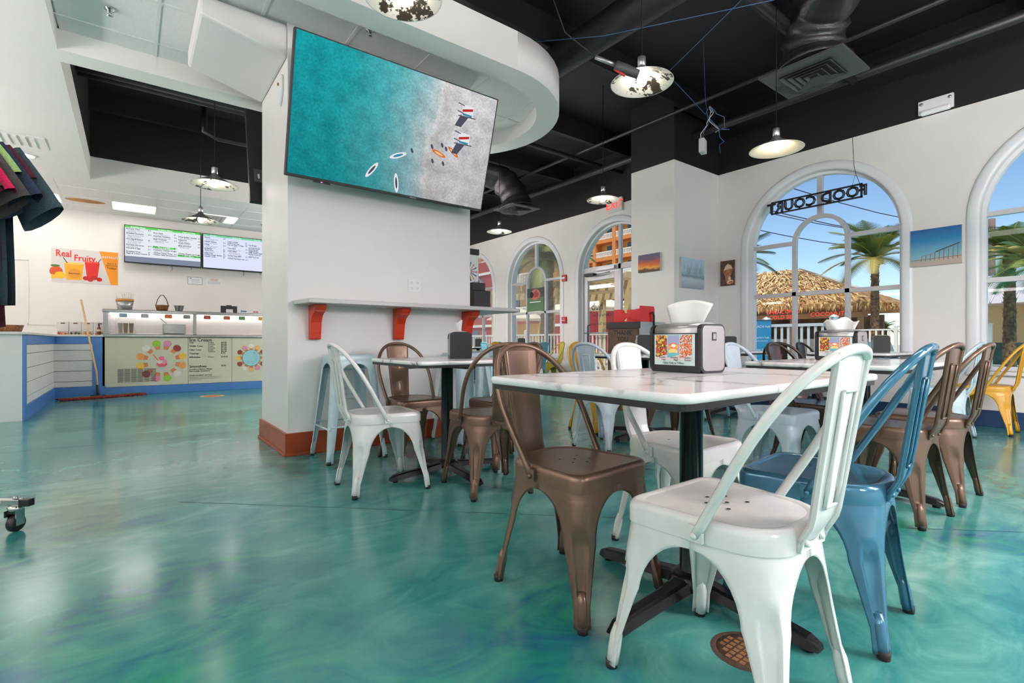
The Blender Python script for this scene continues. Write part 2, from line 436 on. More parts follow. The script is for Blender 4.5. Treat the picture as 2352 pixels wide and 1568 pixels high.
for s_, yy, zz, sz in (('hub', .52, 1.52, .2), ("Charlie's Cafe", .40, 1.36, .085), ('Happy Scoops', .40, 1.20, .085), ('Corn Social', .40, .93, .085)):
    text('lettering', s_, dr, frame_matrix((.0055, 0, 0), (0, 1, 0), (0, 0, 1)), yy, zz, 0, sz, M_decal, 'CENTER')

# baseboard along the window wall
bb = MB()
for a, b_ in ((YN, 4.035), (4.795, 6.08 - RAD), (6.08 + RAD, YB)):
    bb.box((XW - .016, a, 0), (XW, b_, .165), M_bluedk)
struct(bb.build('baseboard_right', bevel=.004), 'navy blue baseboard under the arched windows')

# ---------------------------------------------------------------- other walls
wb = MB(); wb.box((XL, YB, 0), (XW, YB + .2, ZD), M_white); struct(wb.build('wall_back'), 'cream white wall behind the serving counter')
wb = MB(); wb.box((XL - .2, YN, 0), (XL, YB + .2, ZD), M_white); struct(wb.build('wall_left'), 'plain white wall on the service side')
# wall behind the camera: unseen, its wide openings put in to admit skylight
wb = MB()
wb.box((XL, YN - .2, 0), (XW, YN, .3), M_white); wb.box((XL, YN - .2, 3.2), (XW, YN, ZD), M_white)
for x in (-4.2, -1.6, 1.0, 3.6, 6.2): wb.box((x, YN - .2, .3), (x + .25, YN, 3.2), M_white)
struct(wb.build('wall_front'), 'unseen white front wall opened wide to admit daylight')

# ---------------------------------------------------------------- black deck
dk = MB(); dk.box((XL, YN, ZD), (XO, YB + .2, ZD + .15), M_black)
for y in (-2.5, -.9, .7, 2.3, 3.9, 5.5, 7.1, 8.7, 10.3): dk.box((XL, y, ZD - .28), (XW, y + .07, ZD), M_black)
struct(dk.build('ceiling'), 'open black painted ceiling deck with joists')

# ---------------------------------------------------------------- white soffit with rounded pill end, tray and opening
PX, PY, PR = 2.54, 4.32, 1.06         # centre and radius of the rounded end
XT = -.45                              # left edge of the tray and the opening
YF, YK = PY - PR, PY + PR              # front and back edge of the pill arm
def soffit():
    s = MB(); zt = ZS + .32
    # service-side plate
    def plate(x0, y0, x1, y1): s.box((x0, y0, ZS), (x1, y1, zt), M_soff)
    plate(XL, YN, XT, 9.28)
    plate(XT, 9.04, XW - 4.2, 9.28)
    # ring of the pill: outer outline and inner tray outline (band .24)
    bw = .22; n = 24
    outer = [(XT, YF)] + [(PX + PR * math.sin(PI * k / n), PY - PR * math.cos(PI * k / n)) for k in range(n + 1)] + [(XT, YK)]
    ri = PR - bw
    inner = [(XT, PY - ri)] + [(PX + ri * math.sin(PI * k / n), PY - ri * math.cos(PI * k / n)) for k in range(n + 1)] + [(XT, PY + ri)]
    for k in range(len(outer) - 1):
        a, b_, c_, d_ = outer[k], outer[k + 1], inner[k + 1], inner[k]
        sm = 0 < k < len(outer) - 2
        s.add([(a[0], a[1], ZS), (b_[0], b_[1], ZS), (c_[0], c_[1], ZS), (d_[0], d_[1], ZS)], [(3, 2, 1, 0)], M_soff)
        s.add([(a[0], a[1], ZS), (b_[0], b_[1], ZS), (b_[0], b_[1], zt), (a[0], a[1], zt)], [(0, 1, 2, 3)], M_soff, sm)
        s.add([(d_[0], d_[1], ZS), (c_[0], c_[1], ZS), (c_[0], c_[1], ZS + .16), (d_[0], d_[1], ZS + .16)], [(3, 2, 1, 0)], M_soff, sm)
        s.add([(a[0], a[1], zt), (b_[0], b_[1], zt), (c_[0], c_[1], zt), (d_[0], d_[1], zt)], [(0, 1, 2, 3)], M_black)
    o = s.build('ceiling_soffit', fixn=False)
    m2 = bmesh.new(); m2.from_mesh(o.data); bmesh.ops.remove_doubles(m2, verts=m2.verts, dist=.0005); m2.to_mesh(o.data); m2.free()
    struct(o, 'white dropped soffit with a rounded end over the drinks shelf')
    # backing slab over the tray
    t = MB(); inn = inner
    t.prism(inn, ZS + .175, ZS + .19, M_grid); struct(t.build('ceiling_tray'), 'pale backing above the tile grid in the rounded soffit')
    # tiles in the tray, clipped to the rounded outline
    root = bpy.data.objects.new('ceiling_tile_field', None); C.objects.link(root); tag(root, 'acoustic tile ceiling inside the rounded soffit', kind='structure')
    def inside(x, y):
        if y < PY - ri or y > PY + ri or x < XT: return False
        return x <= PX or (x - PX) ** 2 + (y - PY) ** 2 <= ri * ri
    xs = [-.45 + .61 * k for k in range(8)]; ys = [PY - ri + .235 + .61 * k for k in range(-1, 4)]
    g = .012
    for i in range(len(xs) - 1):
        for j in range(len(ys) - 1):
            x0, x1, y0, y1 = xs[i] + g, xs[i + 1] - g, max(ys[j] + g, PY - ri), min(ys[j + 1] - g, PY + ri)
            poly = []
            NN = 14
            # clip the rectangle against the rounded end by sampling its border
            border = [(x0 + (x1 - x0) * k / NN, y0) for k in range(NN)] + [(x1, y0 + (y1 - y0) * k / NN) for k in range(NN)] + [(x1 - (x1 - x0) * k / NN, y1) for k in range(NN)] + [(x0, y1 - (y1 - y0) * k / NN) for k in range(NN)]
            for x, y in border:
                if x > PX:
                    dx, dy = x - PX, y - PY; L = math.hypot(dx, dy)
                    if L > ri:
                        if abs(dy) >= ri: continue
                        xn = PX + math.sqrt(ri * ri - dy * dy)
                        if xn < x0: continue
                        x = xn
                poly.append((x, y))
            pp = []
            for q in poly:
                if not pp or math.hypot(q[0] - pp[-1][0], q[1] - pp[-1][1]) > .004: pp.append(q)
            if len(pp) < 4 or y1 - y0 < .03: continue
            tb = MB(); tb.prism(pp, ZS + .156, ZS + .174, M_tile); tb.build('tile', root)
    gb = MB()
    for x in xs[1:]:
        if x > PX + ri - .02: continue
        hy = ri if x < PX else math.sqrt(max(0, ri * ri - (x - PX) ** 2))
        gb.box((x - g, PY - hy, ZS + .150), (x + g, PY + hy, ZS + .158), M_grid)
    for y in ys:
        if abs(y - PY) > ri - .02: continue
        hx = PX + math.sqrt(max(0, ri * ri - (y - PY) ** 2)); gb.box((XT, y - g, ZS + .1495), (hx, y + g, ZS + .1585), M_grid)
    gb.build('tile_grid', root)
soffit()
# black inner lining of the opening over the counter queue
ob = MB(); ob.box((XT - .02, YK, ZS + .33), (XT, 9.04, ZD), M_black); ob.box((XT, 9.04, ZS + .33), (XW - 4.2, 9.06, ZD), M_black)
struct(ob.build('ceiling_lining'), 'black lining above the rectangular ceiling opening')

# service area lay-in ceiling behind the opening
root = bpy.data.objects.new('ceiling_tile_field', None); C.objects.link(root); tag(root, 'acoustic tile ceiling with bright troffers over the counter', kind='structure')
M_stain = mat('tile_water_stain', rgb(196, 150, 92), .8, noise=(6, .3, rgb(168, 118, 62), 4))
sx = [-4.53 + .61 * k for k in range(12)]; sy = [9.28 + (YB - 9.28) / 3.4 * k for k in range(5)]
sy = [9.28, 9.63, 10.24, 10.85, YB]
troff = [(-1.06, 10.24), (.16, 10.24), (1.38, 10.24), (-2.28, 10.24), (.77, 9.63 + .61 * 9)]
lit = set()
for i in range(len(sx) - 1):
    for j in range(len(sy) - 1):
        x0, x1, y0, y1 = max(sx[i] + .012, XL), sx[i + 1] - .012, sy[j] + .012, sy[j + 1] - .012
        if j == 2 and i in (3, 5, 7, 9): lit.add((i, j)); continue
        tb = MB(); tb.box((x0, y0, ZS + .006), (x1, y1, ZS + .02), M_tile); tb.build('tile', root)
gb = MB()
for x in sx[1:-1]: gb.box((x - .012, 9.28, ZS), (x + .012, YB, ZS + .006), M_grid)
for y in sy[1:-1]: gb.box((XL, y - .012, ZS - .0005), (2.5, y + .012, ZS + .0065), M_grid)
gb.build('tile_grid', root)
st = MB()
for (cx, cy, rx, ry) in ((-.58, 10.5, .25, .13), (-1.2, 11.05, .24, .12)):
    st.prism([(cx + rx * math.cos(a * PI / 10), cy + ry * math.sin(a * PI / 10)) for a in range(20)], ZS + .0045, ZS + .0056, M_stain)
st.build('stain', root)
bk = MB(); bk.box((XL, 9.28, ZS + .02), (2.73, YB, ZS + .05), M_grid); struct(bk.build('ceiling_service'), 'pale slab above the counter tile ceiling')
M_trof = emat('fluorescent_diffuser', (1, .93, .86, 1), 11.0)
for k, (i, j) in enumerate(sorted(lit)):
    x0, x1, y0, y1 = sx[i] + .012, sx[i + 1] - .012, sy[j] + .012, sy[j + 1] - .012
    t = thing('ceiling_light', 'bright fluorescent troffer in the tile ceiling ' + ('near the service wall', 'beside the brown stained tile', 'before the breakfast menu screen', 'before the lilac menu screen')[k], 'ceiling light', ((x0 + x1) / 2, (y0 + y1) / 2, ZS + .004), 0, 'troffers over the counter')
    hx, hy = (x1 - x0) / 2, (y1 - y0) / 2
    b_ = MB(); b_.box((-hx, -hy, .008), (hx, hy, .016), M_grid); b_.build('housing', t)
    b_ = MB(); b_.box((-hx + .02, -hy + .02, 0), (hx - .02, hy - .02, .0075), M_trof); b_.build('diffuser', t)

# ---------------------------------------------------------------- pillar (wing wall) with bracketed top
pm = MB(); pm.box((.935, 4.012, 0), (2.555, 4.93, ZD), M_white)
struct(pm.build('pillar', bevel=.004), 'broad white wing wall carrying the television and the shelf')
pm = MB()
pm.add([(.935, 4.012, 2.99), (.935, 4.93, 2.99), (.37, 4.88, 3.11), (.37, 4.012, 3.10), (.935, 4.012, 3.24), (.935, 4.93, 3.24), (.37, 4.88, 3.24), (.37, 4.012, 3.24)],
       [(0, 3, 2, 1), (0, 4, 7, 3), (3, 7, 6, 2), (1, 2, 6, 5), (4, 5, 6, 7), (0, 1, 5, 4)], M_white)
struct(pm.build('beam', bevel=.02), 'short white boxed beam beside the wing wall top')
pm = MB()
for a, b_ in (((.915, 3.992, 0), (2.575, 4.012, .17)), ((.915, 4.012, 0), (.935, 4.95, .17)), ((2.555, 4.012, 0), (2.575, 4.95, .17)), ((.935, 4.93, 0), (2.555, 4.95, .17))):
    pm.box(a, b_, M_rust)
pm.box((.905, 3.982, 0), (2.585, 3.992, .02), M_rust); pm.box((.905, 3.992, 0), (.915, 4.96, .02), M_rust)
struct(pm.build('baseboard_pillar', bevel=.003), 'rust red baseboard round the white wing wall')
# ================================================================ metal cafe chair
def chair_mats(key):
    d = {
     'white': (rgb(232, 231, 226), .22, 0), 'bronze': (rgb(110, 86, 70), .34, .5), 'blue': (rgb(72, 124, 150), .16, .35),
     'pale': (rgb(196, 208, 218), .28, 0), 'ice': (rgb(194, 216, 222), .28, 0), 'yellow': (rgb(214, 158, 34), .3, 0), 'lime': (rgb(200, 180, 48), .3, 0),
     'sky': (rgb(128, 186, 204), .28, 0), 'dark': (rgb(72, 58, 50), .3, .55)}
    c_, r_, m_ = d[key]
    return mat('chair_paint_' + key, c_, r_, m_, coat=.25 if m_ < .3 else .1, noise=(14, .10, None, 5), bump=(90, .02))
M_rubber = mat('rubber_foot', rgb(34, 26, 24), .7)
M_hole = mat('hole_dark', rgb(12, 12, 12), .9)
def sector_outline(hw_f, yf, hw_r, yr, rf, rr):
    """four corner sectors of a rounded outline: each a polyline from side middle to side middle, corner at its centre"""
    pts = []
    def arc(cx, cy, r, a0, n=8): return [(cx + r * math.cos(a0 + PI / 2 * k / n), cy + r * math.sin(a0 + PI / 2 * k / n)) for k in range(n + 1)]
    mid_r = ((hw_f + hw_r) / 2, (yf + yr) / 2); mid_l = (-mid_r[0], mid_r[1]); mid_f = (0, yf); mid_b = (0, yr)
    FR = [mid_r] + arc(hw_f - rf, yf - rf, rf, 0) + [mid_f]
    FL = [mid_f] + arc(-hw_f + rf, yf - rf, rf, PI / 2) + [mid_l]
    RL = [mid_l] + arc(-hw_r + rr, yr + rr, rr, PI) + [mid_b]
    RR = [mid_b] + arc(hw_r - rr, yr + rr, rr, 1.5 * PI) + [mid_r]
    return [FR, FL, RL, RR]
def resample(poly, ss):
    """points at s in [-1,1], 0 at the corner middle vertex"""
    n = len(poly); mid = (n - 1) / 2; mi = int(mid)
    def cum(p):
        L = [0]
        for a, b_ in zip(p, p[1:]): L.append(L[-1] + math.hypot(b_[0] - a[0], b_[1] - a[1]))
        return L
    left = poly[:mi + 1][::-1]; right = poly[mi:]
    out = []
    for s in ss:
        p = right if s >= 0 else left; L = cum(p); t = abs(s) * L[-1]
        for k in range(len(p) - 1):
            if t <= L[k + 1] + 1e-9:
                f = (t - L[k]) / max(1e-9, L[k + 1] - L[k]); out.append((p[k][0] + (p[k + 1][0] - p[k][0]) * f, p[k][1] + (p[k + 1][1] - p[k][1]) * f)); break
    return out
def sstep(a, b_, x):
    t = max(0, min(1, (x - a) / (b_ - a))); return t * t * (3 - 2 * t)
TOP = dict(hw_f=.188, yf=.178, hw_r=.165, yr=-.195, rf=.045, rr=.12)
BOT = dict(hw_f=.222, yf=.222, hw_r=.188, yr=-.228, rf=.03, rr=.03)
def leg_mesh(q, M, ztop=.405, top=TOP, bot=BOT, za=.374, zb=.235, w1=.33, w0=.15, groove=True, ankle=.085):
    A = sector_outline(**top)[q]; B = sector_outline(**bot)[q]
    zs = [ztop, (ztop + za) / 2 + .004, za]
    for k in range(1, 9): zs.append(za - (za - zb) * (1 - math.cos(PI / 2 * k / 8)))
    nlow = 12
    for k in range(1, nlow + 1): zs.append(zb + (ankle - zb) * k / nlow)
    zs += [ankle - .012, ankle - .02, .03, .012]
    ss = [-1, -.86, -.7, -.56, -.46, -.36, -.2, 0, .2, .36, .46, .56, .7, .86, 1]
    rows = []
    ctr = Vector((0, 0))
    for z in zs:
        f = 1 - z / ztop
        a = A; b_ = B
        if z >= za - 1e-6: w = 1
        elif z > zb:
            g = (1 - w1) * math.sqrt(max(0, 1 - ((z - zb) / (za - zb)) ** 2)); w = 1 - g
        elif z > ankle: w = w1 + (w0 - w1) * ((zb - z) / (zb - ankle)) ** .85
        else: w = w0 * .92
        pa = resample(a, [s * w for s in ss]); pb = resample(b_, [s * w for s in ss])
        row = []
        for k, s in enumerate(ss):
            x = pa[k][0] + (pb[k][0] - pa[k][0]) * f; y = pa[k][1] + (pb[k][1] - pa[k][1]) * f
            dep = 0
            if groove and z > ankle:
                depth = .016 * (1 - sstep(.32, .42, abs(s) * (1 if z < .25 else 1 + (z - .25) * 12))) * sstep(ankle, ankle + .03, z) * (1 - sstep(.265, .29, z))
                dep = depth
            L = math.hypot(x, y); row.append((x - x / L * dep, y - y / L * dep, z))
        rows.append(row)
    mb = MB(); mb.grid(rows, M)
    cb_ = resample(B, [0])[0]; ca_ = resample(A, [0])[0]; k = .968
    def at(z): f = 1 - z / ztop; return ((ca_[0] + (cb_[0] - ca_[0]) * f) * k, (ca_[1] + (cb_[1] - ca_[1]) * f) * k, z)
    mb.tube([at(.012), at(.05), at(ankle), at(ankle + .03)], [.0165, .0168, .0165, .010], M, 10)
    return mb
def seat_mesh(M, hole=True):
    mb = MB()
    def loop(k, z):
        out = []
        for sct in sector_outline(TOP['hw_f'] * k if k < 1 else TOP['hw_f'] + (k - 1), TOP['yf'] * k if k < 1 else TOP['yf'] + (k - 1), TOP['hw_r'] * k if k < 1 else TOP['hw_r'] + (k - 1), TOP['yr'] * k if k < 1 else TOP['yr'] - (k - 1), TOP['rf'], TOP['rr'] * min(k, 1)):
            out += sct[:-1]
        return [(x, y, z) for x, y in out]
    rings = [loop(1.004, .395), loop(1.004, .43), loop(1.002, .440), loop(.985, .4475), loop(.955, .4505), loop(.90, .449), loop(.86, .4465)]
    n = len(rings[0])
    for r in rings: r.append(r[0])
    mb.grid(rings, M)
    inner = rings[-1][:-1]; b = len(mb.v); i = mb.m(M)
    mb.v += inner; mb.v.append((0, 0, .444))
    for k in range(n): mb.f.append((b + k, b + (k + 1) % n, b + n)); mb.mi.append(i); mb.sm.append(True)
    if hole:
        for hx, hy in ((0, 0), (-.045, .03), (.045, .03), (-.045, -.03), (.045, -.03), (0, .055)):
            mb.add([(hx + .0055 * math.cos(t * PI / 5), hy * 1 + .0055 * math.sin(t * PI / 5), .4465 + .0004) for t in range(10)], [tuple(range(10))], M_hole)
    return mb
HT, HB = Vector((0, -.275, .845)), Vector((0, -.03, .415))
def hoop_pts(n=30, off=0):
    """inverted U in a plane leaning back"""
    L = (HT - HB).length; d = (HT - HB) / L; pts = []
    t1 = .215; e = 2.25; W = .202
    seq = []
    for k in range(7): t = t1 * k / 7; seq.append((.188 + (W - .188) * sstep(0, t1, t), t))
    for k in range(n + 1):
        a = PI / 2 * k / n; seq.append((W * abs(math.cos(a)) ** (2 / e), t1 + (L - t1) * abs(math.sin(a)) ** (2 / e)))
    seqf = [(x, t) for x, t in seq] + [(-x, t) for x, t in seq[:-1][::-1]]
    for x, t in seqf:
        p = HB + d * t; bow = -.018 * (1 - (x / W) ** 2) * sstep(.25, L, t)
        pts.append((x, p.y + bow + off, p.z))
    return pts
def make_chair(key, label, group=None):
    M = chair_mats(key)
    t = thing('cafe_chair', label, 'chair', group=group)
    seat_mesh(M).build('seat', t)
    for q in range(4):
        lg = leg_mesh(q, M).build('leg', t, solid=.0035)
        f = MB(); B = sector_outline(**BOT)[q]; cx, cy = resample(B, [0])[0]; k = .965
        f.lathe([(0, 0), (.0155, 0), (.0165, .012), (.0165, .022), (0, .022)], M_rubber, 10, Matrix.Translation((cx * k, cy * k, 0)))
        f.build('rubber_foot', lg)
    hp = hoop_pts(); h = MB(); h.tube(hp, .0118, M, 10)
    hoop = h.build('back_hoop', t)
    for sx in (-1, 1):
        bo = MB(); bo.box((sx * .188 - .005, -.048, .400), (sx * .188 + .005, -.012, .437), M)
        bo.lathe([(0, .008), (.006, .008), (.008, .004), (.008, 0)], M, 10, Matrix.Translation((sx * .194, -.03, .415)) @ Matrix.Rotation(sx * PI / 2, 4, 'Y'))
        bo.build('bolt_plate', hoop)
    # splat
    L = 22; rows = []; rows_b = []
    ys = []
    for k in range(L + 1):
        u = k / L; z = .402 + (.838 - .402) * u
        y = -.222 - .066 * u + .021 * (1 - sstep(0, .17, u))
        hw = .064 + .022 * u
        ys.append((y, z, hw))
    xs_ = [-1, -.94, -.86, -.5, -.46, -.42, -.2, 0, .2, .42, .46, .5, .86, .94, 1]
    rows = []
    for (y, z, hw) in ys:
        r = []
        for x in xs_:
            yy = y - .016 * (x * x) * 0 + .010 * x * x
            if abs(x) > .9: yy -= .014 * (abs(x) - .9) / .1 if abs(x) > .97 else 0
            # pressed outline
            e1 = abs(abs(x) - .46) < .03 and .50 < z < .755
            r.append((x * hw, yy, z))
        rows.append(r)
    s_ = MB(); s_.grid(rows, M)
    sp = s_.build('back_splat', t, solid=.004)
    e_ = MB()
    for zz, hw in ((.755, .034), (.50, .029)):
        yv = [a for a in ys if a[1] >= zz][0][0]
        e_.tube([(-hw, yv - .002, zz), (hw, yv - .002, zz)], .0042, M, 8)
    for sgn in (-1, 1):
        e_.tube([(sgn * .29 * 0 + sgn * (.029 + .005 * k / 6), [a for a in ys if a[1] >= .50 + .255 * k / 6 - .001][0][0] - .001, .50 + .255 * k / 6) for k in range(7)], .0042, M, 8)
    for sgn in (-1, 1):   # turned edge flanges
        e_.tube([(sgn * a[2], a[0] + .004, a[1]) for a in ys[1:]], .0042, M, 6)
    for sgn in (-1, 1):
        e_.lathe([(0, .007), (.005, .007), (.007, .003), (.007, 0)], M, 8, Matrix.Translation((sgn * .038, -.206, .415)) @ Matrix.Rotation(PI / 2, 4, 'X'))
    e_.box((-.062, -.205, .398), (.062, -.198, .432), M)
    e_.build('pressed_rim', sp)
    br = MB(); br.box((-.17, -.004, .385), (.17, .004, .393), M); br.box((-.02, -.17, .384), (.02, .15, .3925), M); br.build('seat_brace', t)
    return t

CH = {}
def chair(key, x, y, deg, label, group=None):
    """deg: 0 faces +Y, 90 faces -X"""
    if key not in CH: o = make_chair(key, label, group); CH[key] = o
    else:
        o = copy_tree(CH[key])
        if 'group' in o: del o['group']
    o['label'] = label
    if group: o['group'] = group
    o.location = (x, y, 0); o.rotation_euler = (0, 0, math.radians(deg))
    return o

# ================================================================ bar stool
def make_stool(key, label):
    M = chair_mats(key); t = thing('bar_stool', label, 'stool')
    ST = dict(hw_f=.155, yf=.155, hw_r=.155, yr=-.155, rf=.035, rr=.035); SB = dict(hw_f=.222, yf=.222, hw_r=.222, yr=-.222, rf=.03, rr=.03)
    s = MB(); rings = []
    for k, z in ((.157, .715), (.157, .748), (.154, .757), (.145, .762), (.12, .760)):
        o = []
        for sc in sector_outline(k, k, k, -k, .035, .035): o += sc[:-1]
        rings.append([(x, y, z) for x, y in o] + [(o[0][0], o[0][1], z)])
    s.grid(rings, M); n = len(rings[-1]) - 1; b = len(s.v); i = s.m(M); s.v += rings[-1][:-1]
    s.f.append(tuple(b + k for k in range(n))); s.mi.append(i); s.sm.append(False)
    s.add([(.035 * math.cos(k * PI / 6), .012 * math.sin(k * PI / 6), .7606) for k in range(12)], [tuple(range(12))], M_hole)
    s.build('seat', t)
    for q in range(4):
        lg = leg_mesh(q, M, .72, ST, SB, .70, .64, .40, .17, False, .07).build('leg', t, solid=.0035)
        B = sector_outline(**SB)[q]; cx, cy = resample(B, [0])[0]; f = MB()
        f.lathe([(0, 0), (.0155, 0), (.0165, .012), (.0165, .024), (0, .024)], M_rubber, 10, Matrix.Translation((cx * .965, cy * .965, 0))); f.build('rubber_foot', lg)
    r = MB(); k = .192
    for zz, a, b_ in ((.255, (-k, -k), (k, -k)), (.255, (-k, k), (k, k)), (.235, (-k, -k), (-k, k)), (.235, (k, -k), (k, k))):
        r.tube([(a[0], a[1], zz), (b_[0], b_[1], zz)], .0075, M, 8)
    r.build('foot_rail', t)
    r = MB(); r.tube([(-.15, -.15, .66), (0, 0, .645), (.15, .15, .66)], .007, M, 6); r.tube([(-.15, .15, .66), (0, 0, .652), (.15, -.15, .66)], .007, M, 6); r.build('cross_brace', t)
    return t

# ================================================================ tables
def marble():
    m = bpy.data.materials.new('white_marble_laminate'); m.use_nodes = True; t = m.node_tree; b = t.nodes['Principled BSDF']
    tc = t.nodes.new('ShaderNodeTexCoord'); mp = t.nodes.new('ShaderNodeMapping'); mp.inputs['Rotation'].default_value = (0, 0, .6)
    oi = t.nodes.new('ShaderNodeObjectInfo'); vm = t.nodes.new('ShaderNodeVectorMath'); vm.operation = 'SCALE'; vm.inputs[3].default_value = .8
    t.links.new(oi.outputs['Location'], vm.inputs[0])
    ad = t.nodes.new('ShaderNodeVectorMath'); ad.operation = 'ADD'
    t.links.new(tc.outputs['Object'], ad.inputs[0]); t.links.new(vm.outputs[0], ad.inputs[1]); t.links.new(ad.outputs[0], mp.inputs[0])
    n = t.nodes.new('ShaderNodeTexNoise'); n.inputs['Scale'].default_value = 2.6; n.inputs['Detail'].default_value = 6
    t.links.new(mp.outputs[0], n.inputs['Vector'])
    va = t.nodes.new('ShaderNodeMix'); va.data_type = 'RGBA'; va.blend_type = 'LINEAR_LIGHT'; va.inputs[0].default_value = .35
    t.links.new(mp.outputs[0], va.inputs[6]); t.links.new(n.outputs['Color'], va.inputs[7])
    vo = t.nodes.new('ShaderNodeTexVoronoi'); vo.feature = 'DISTANCE_TO_EDGE'; vo.inputs['Scale'].default_value = 2.3
    t.links.new(va.outputs[2], vo.inputs['Vector'])
    r = t.nodes.new('ShaderNodeValToRGB'); e = r.color_ramp.elements
    e[0].position = 0; e[0].color = rgb(104, 96, 98); e[1].position = .085; e[1].color = rgb(238, 236, 234)
    q = e.new(.018); q.color = rgb(206, 202, 200)
    t.links.new(vo.outputs['Distance'], r.inputs['Fac'])
    n2 = t.nodes.new('ShaderNodeTexNoise'); n2.inputs['Scale'].default_value = 3.0; n2.inputs['Detail'].default_value = 3
    t.links.new(mp.outputs[0], n2.inputs['Vector'])
    r2 = t.nodes.new('ShaderNodeValToRGB'); r2.color_ramp.elements[0].position = .40; r2.color_ramp.elements[1].position = .52
    t.links.new(n2.outputs['Fac'], r2.inputs['Fac'])
    mx = t.nodes.new('ShaderNodeMix'); mx.data_type = 'RGBA'; mx.inputs[6].default_value = rgb(238, 236, 234)
    t.links.new(r2.outputs['Color'], mx.inputs[0]); t.links.new(r.outputs['Color'], mx.inputs[7]); t.links.new(mx.outputs[2], b.inputs['Base Color'])
    b.inputs['Roughness'].default_value = .14
    return m
M_marble = marble()
M_iron = mat('black_cast_iron', rgb(20, 20, 22), .32, metal=.3, bump=(120, .12))
M_ironc = mat('black_gloss_column', rgb(16, 16, 18), .22, coat=.3)
ZT = .748
def make_table(lx, ly, label):
    t = thing('dining_table', label, 'table')
    hx, hy = lx / 2, ly / 2
    tp = MB(); r = .045
    prof = [(0, -.012), (.0, -.006), (-.002, -.001), (-.006, 0)]
    rings = []
    for o, z in ((-.004, -.022), (0, -.018), (0, -.006), (-.003, -.001), (-.010, 0)):
        q = rrect(-hx - o, -hy - o, hx + o, hy + o, r, 6); rings.append([(x, y, ZT + z) for x, y in q] + [(q[0][0], q[0][1], ZT + z)])
    tp.grid(rings, M_marble); n = len(rings[-1]) - 1; b = len(tp.v); i = tp.m(M_marble); tp.v += rings[-1][:-1]
    tp.f.append(tuple(b + k for k in range(n))); tp.mi.append(i); tp.sm.append(False)
    tp.build('tabletop', t)
    u = MB(); u.prism(rrect(-hx + .006, -hy + .006, hx - .006, hy - .006, r, 6), ZT - .038, ZT - .022, mat('edge_black', rgb(12, 12, 13), .5)); u.build('table_edge_backing', t)
    c_ = MB(); c_.lathe([(0, .06), (.045, .06), (.038, .08), (.038, ZT - .06), (.06, ZT - .055), (.06, ZT - .038)], M_ironc, 24); c_.build('column', t)
    sp = MB(); k = min(hx, hy) * .75
    for a in (0, PI / 2):
        M_ = Matrix.Rotation(a, 4, 'Z')
        sp.prism([(-k, -.035), (k, -.035), (k, .035), (-k, .035)], ZT - .056, ZT - .038, M_iron, M_)
    sp.build('spider_bracket', t)
    AL = .40
    bs = MB()
    for q in range(4):
        M_ = Matrix.Rotation(q * PI / 2, 4, 'Z')
        secs = [(.0, .05, .05, .085), (.05, .042, .045, .08), (.15, .034, .034, .066), (.30, .030, .020, .055), (.37, .028, .012, .045), (.40, .018, .012, .030)]
        rows = []
        for x, hw, zb, zt in secs:
            rows.append([tuple(M_ @ Vector(v)) for v in ((x, -hw, zb), (x, -hw * .75, zt - .006), (x, -hw * .45, zt), (x, hw * .45, zt), (x, hw * .75, zt - .006), (x, hw, zb), (x, -hw, zb))])
        bs.grid(rows, M_iron, smooth=False)
        e = rows[-1]; bb_ = len(bs.v); ii = bs.m(M_iron); bs.v += e[:-1]; bs.f.append(tuple(bb_ + k for k in range(6))); bs.mi.append(ii); bs.sm.append(False)
    bs.lathe([(0, .045), (.075, .045), (.07, .075), (.05, .092), (0, .095)], M_iron, 20)
    bs.build('cross_base', t)
    for q in range(4):
        a = q * PI / 2; f = MB(); f.lathe([(0, 0), (.017, 0), (.017, .014), (0, .014)], M_dark, 10, Matrix.Translation((.365 * math.cos(a), .365 * math.sin(a), 0))); f.build('levelling_foot', t)
    return t
TB = {}
def table(kind, x, y, deg, label, group=None):
    if kind not in TB: o = make_table(*({'long': (1.18, .73), 'square': (.76, .76)}[kind]), label); TB[kind] = o
    else:
        o = copy_tree(TB[kind])
    o['label'] = label
    if group: o['group'] = group
    o.location = (x, y, 0); o.rotation_euler = (0, 0, math.radians(deg)); return o

T1 = table('long', 1.504, .978, 0, 'marble topped table with two white chairs, a blue and a bronze chair')
T2 = table('square', 1.65, 2.87, 0, 'square marble table in front of the white wing wall')
T3 = table('long', 3.33, 1.10, 0, 'marble topped table with two bronze chairs on its near long side')
T4 = table('long', 6.2, 1.95, 0, 'marble table against the window wall beside the beach canvas')
T5 = table('square', 5.75, 3.25, 0, 'small marble table under the window with neon sign')
T6 = table('square', 3.70, 2.88, 0, 'square marble table between bluish and yellow chairs')
T7 = table('square', 5.9, 7.5, 0, 'far marble table under the window with green poster')
T8 = table('square', 6.0, 9.1, 0, 'far marble table in the corner beyond the wing wall')

chair('white', 1.22, .69, 0, 'white metal chair pulled up beside the light blue chair at the marble table')
chair('blue', 1.775, .697, 5.5, 'glossy light blue metal chair at the marble table')
chair('bronze', 1.245, 1.27, 185, 'bronze metal chair at the corner of the marble table with steel dispenser')
chair('white', 1.85, 1.25, 181, 'white metal chair facing the blue chair across the table')
chair('white', 1.19, 2.85, -93, 'white metal chair with worn seat at the square table by the wing wall')
chair('bronze', 1.65, 3.36, 180, 'bronze metal chair between square table and white wing wall')
chair('bronze', 1.68, 2.44, -12, 'bronze metal chair with its back to the room at the square table')
chair('bronze', 2.12, 2.90, 90, 'bronze metal chair on the window side of the square table')
chair('bronze', 3.06, .88, -5, 'bronze metal chair at the second marble table, next to the blue chair')
chair('bronze', 3.61, .86, -1, 'bronze metal chair at the second marble table, nearer the windows')
chair('pale', 3.12, 1.45, 180, 'bluish white metal chair across from two bronze chairs')
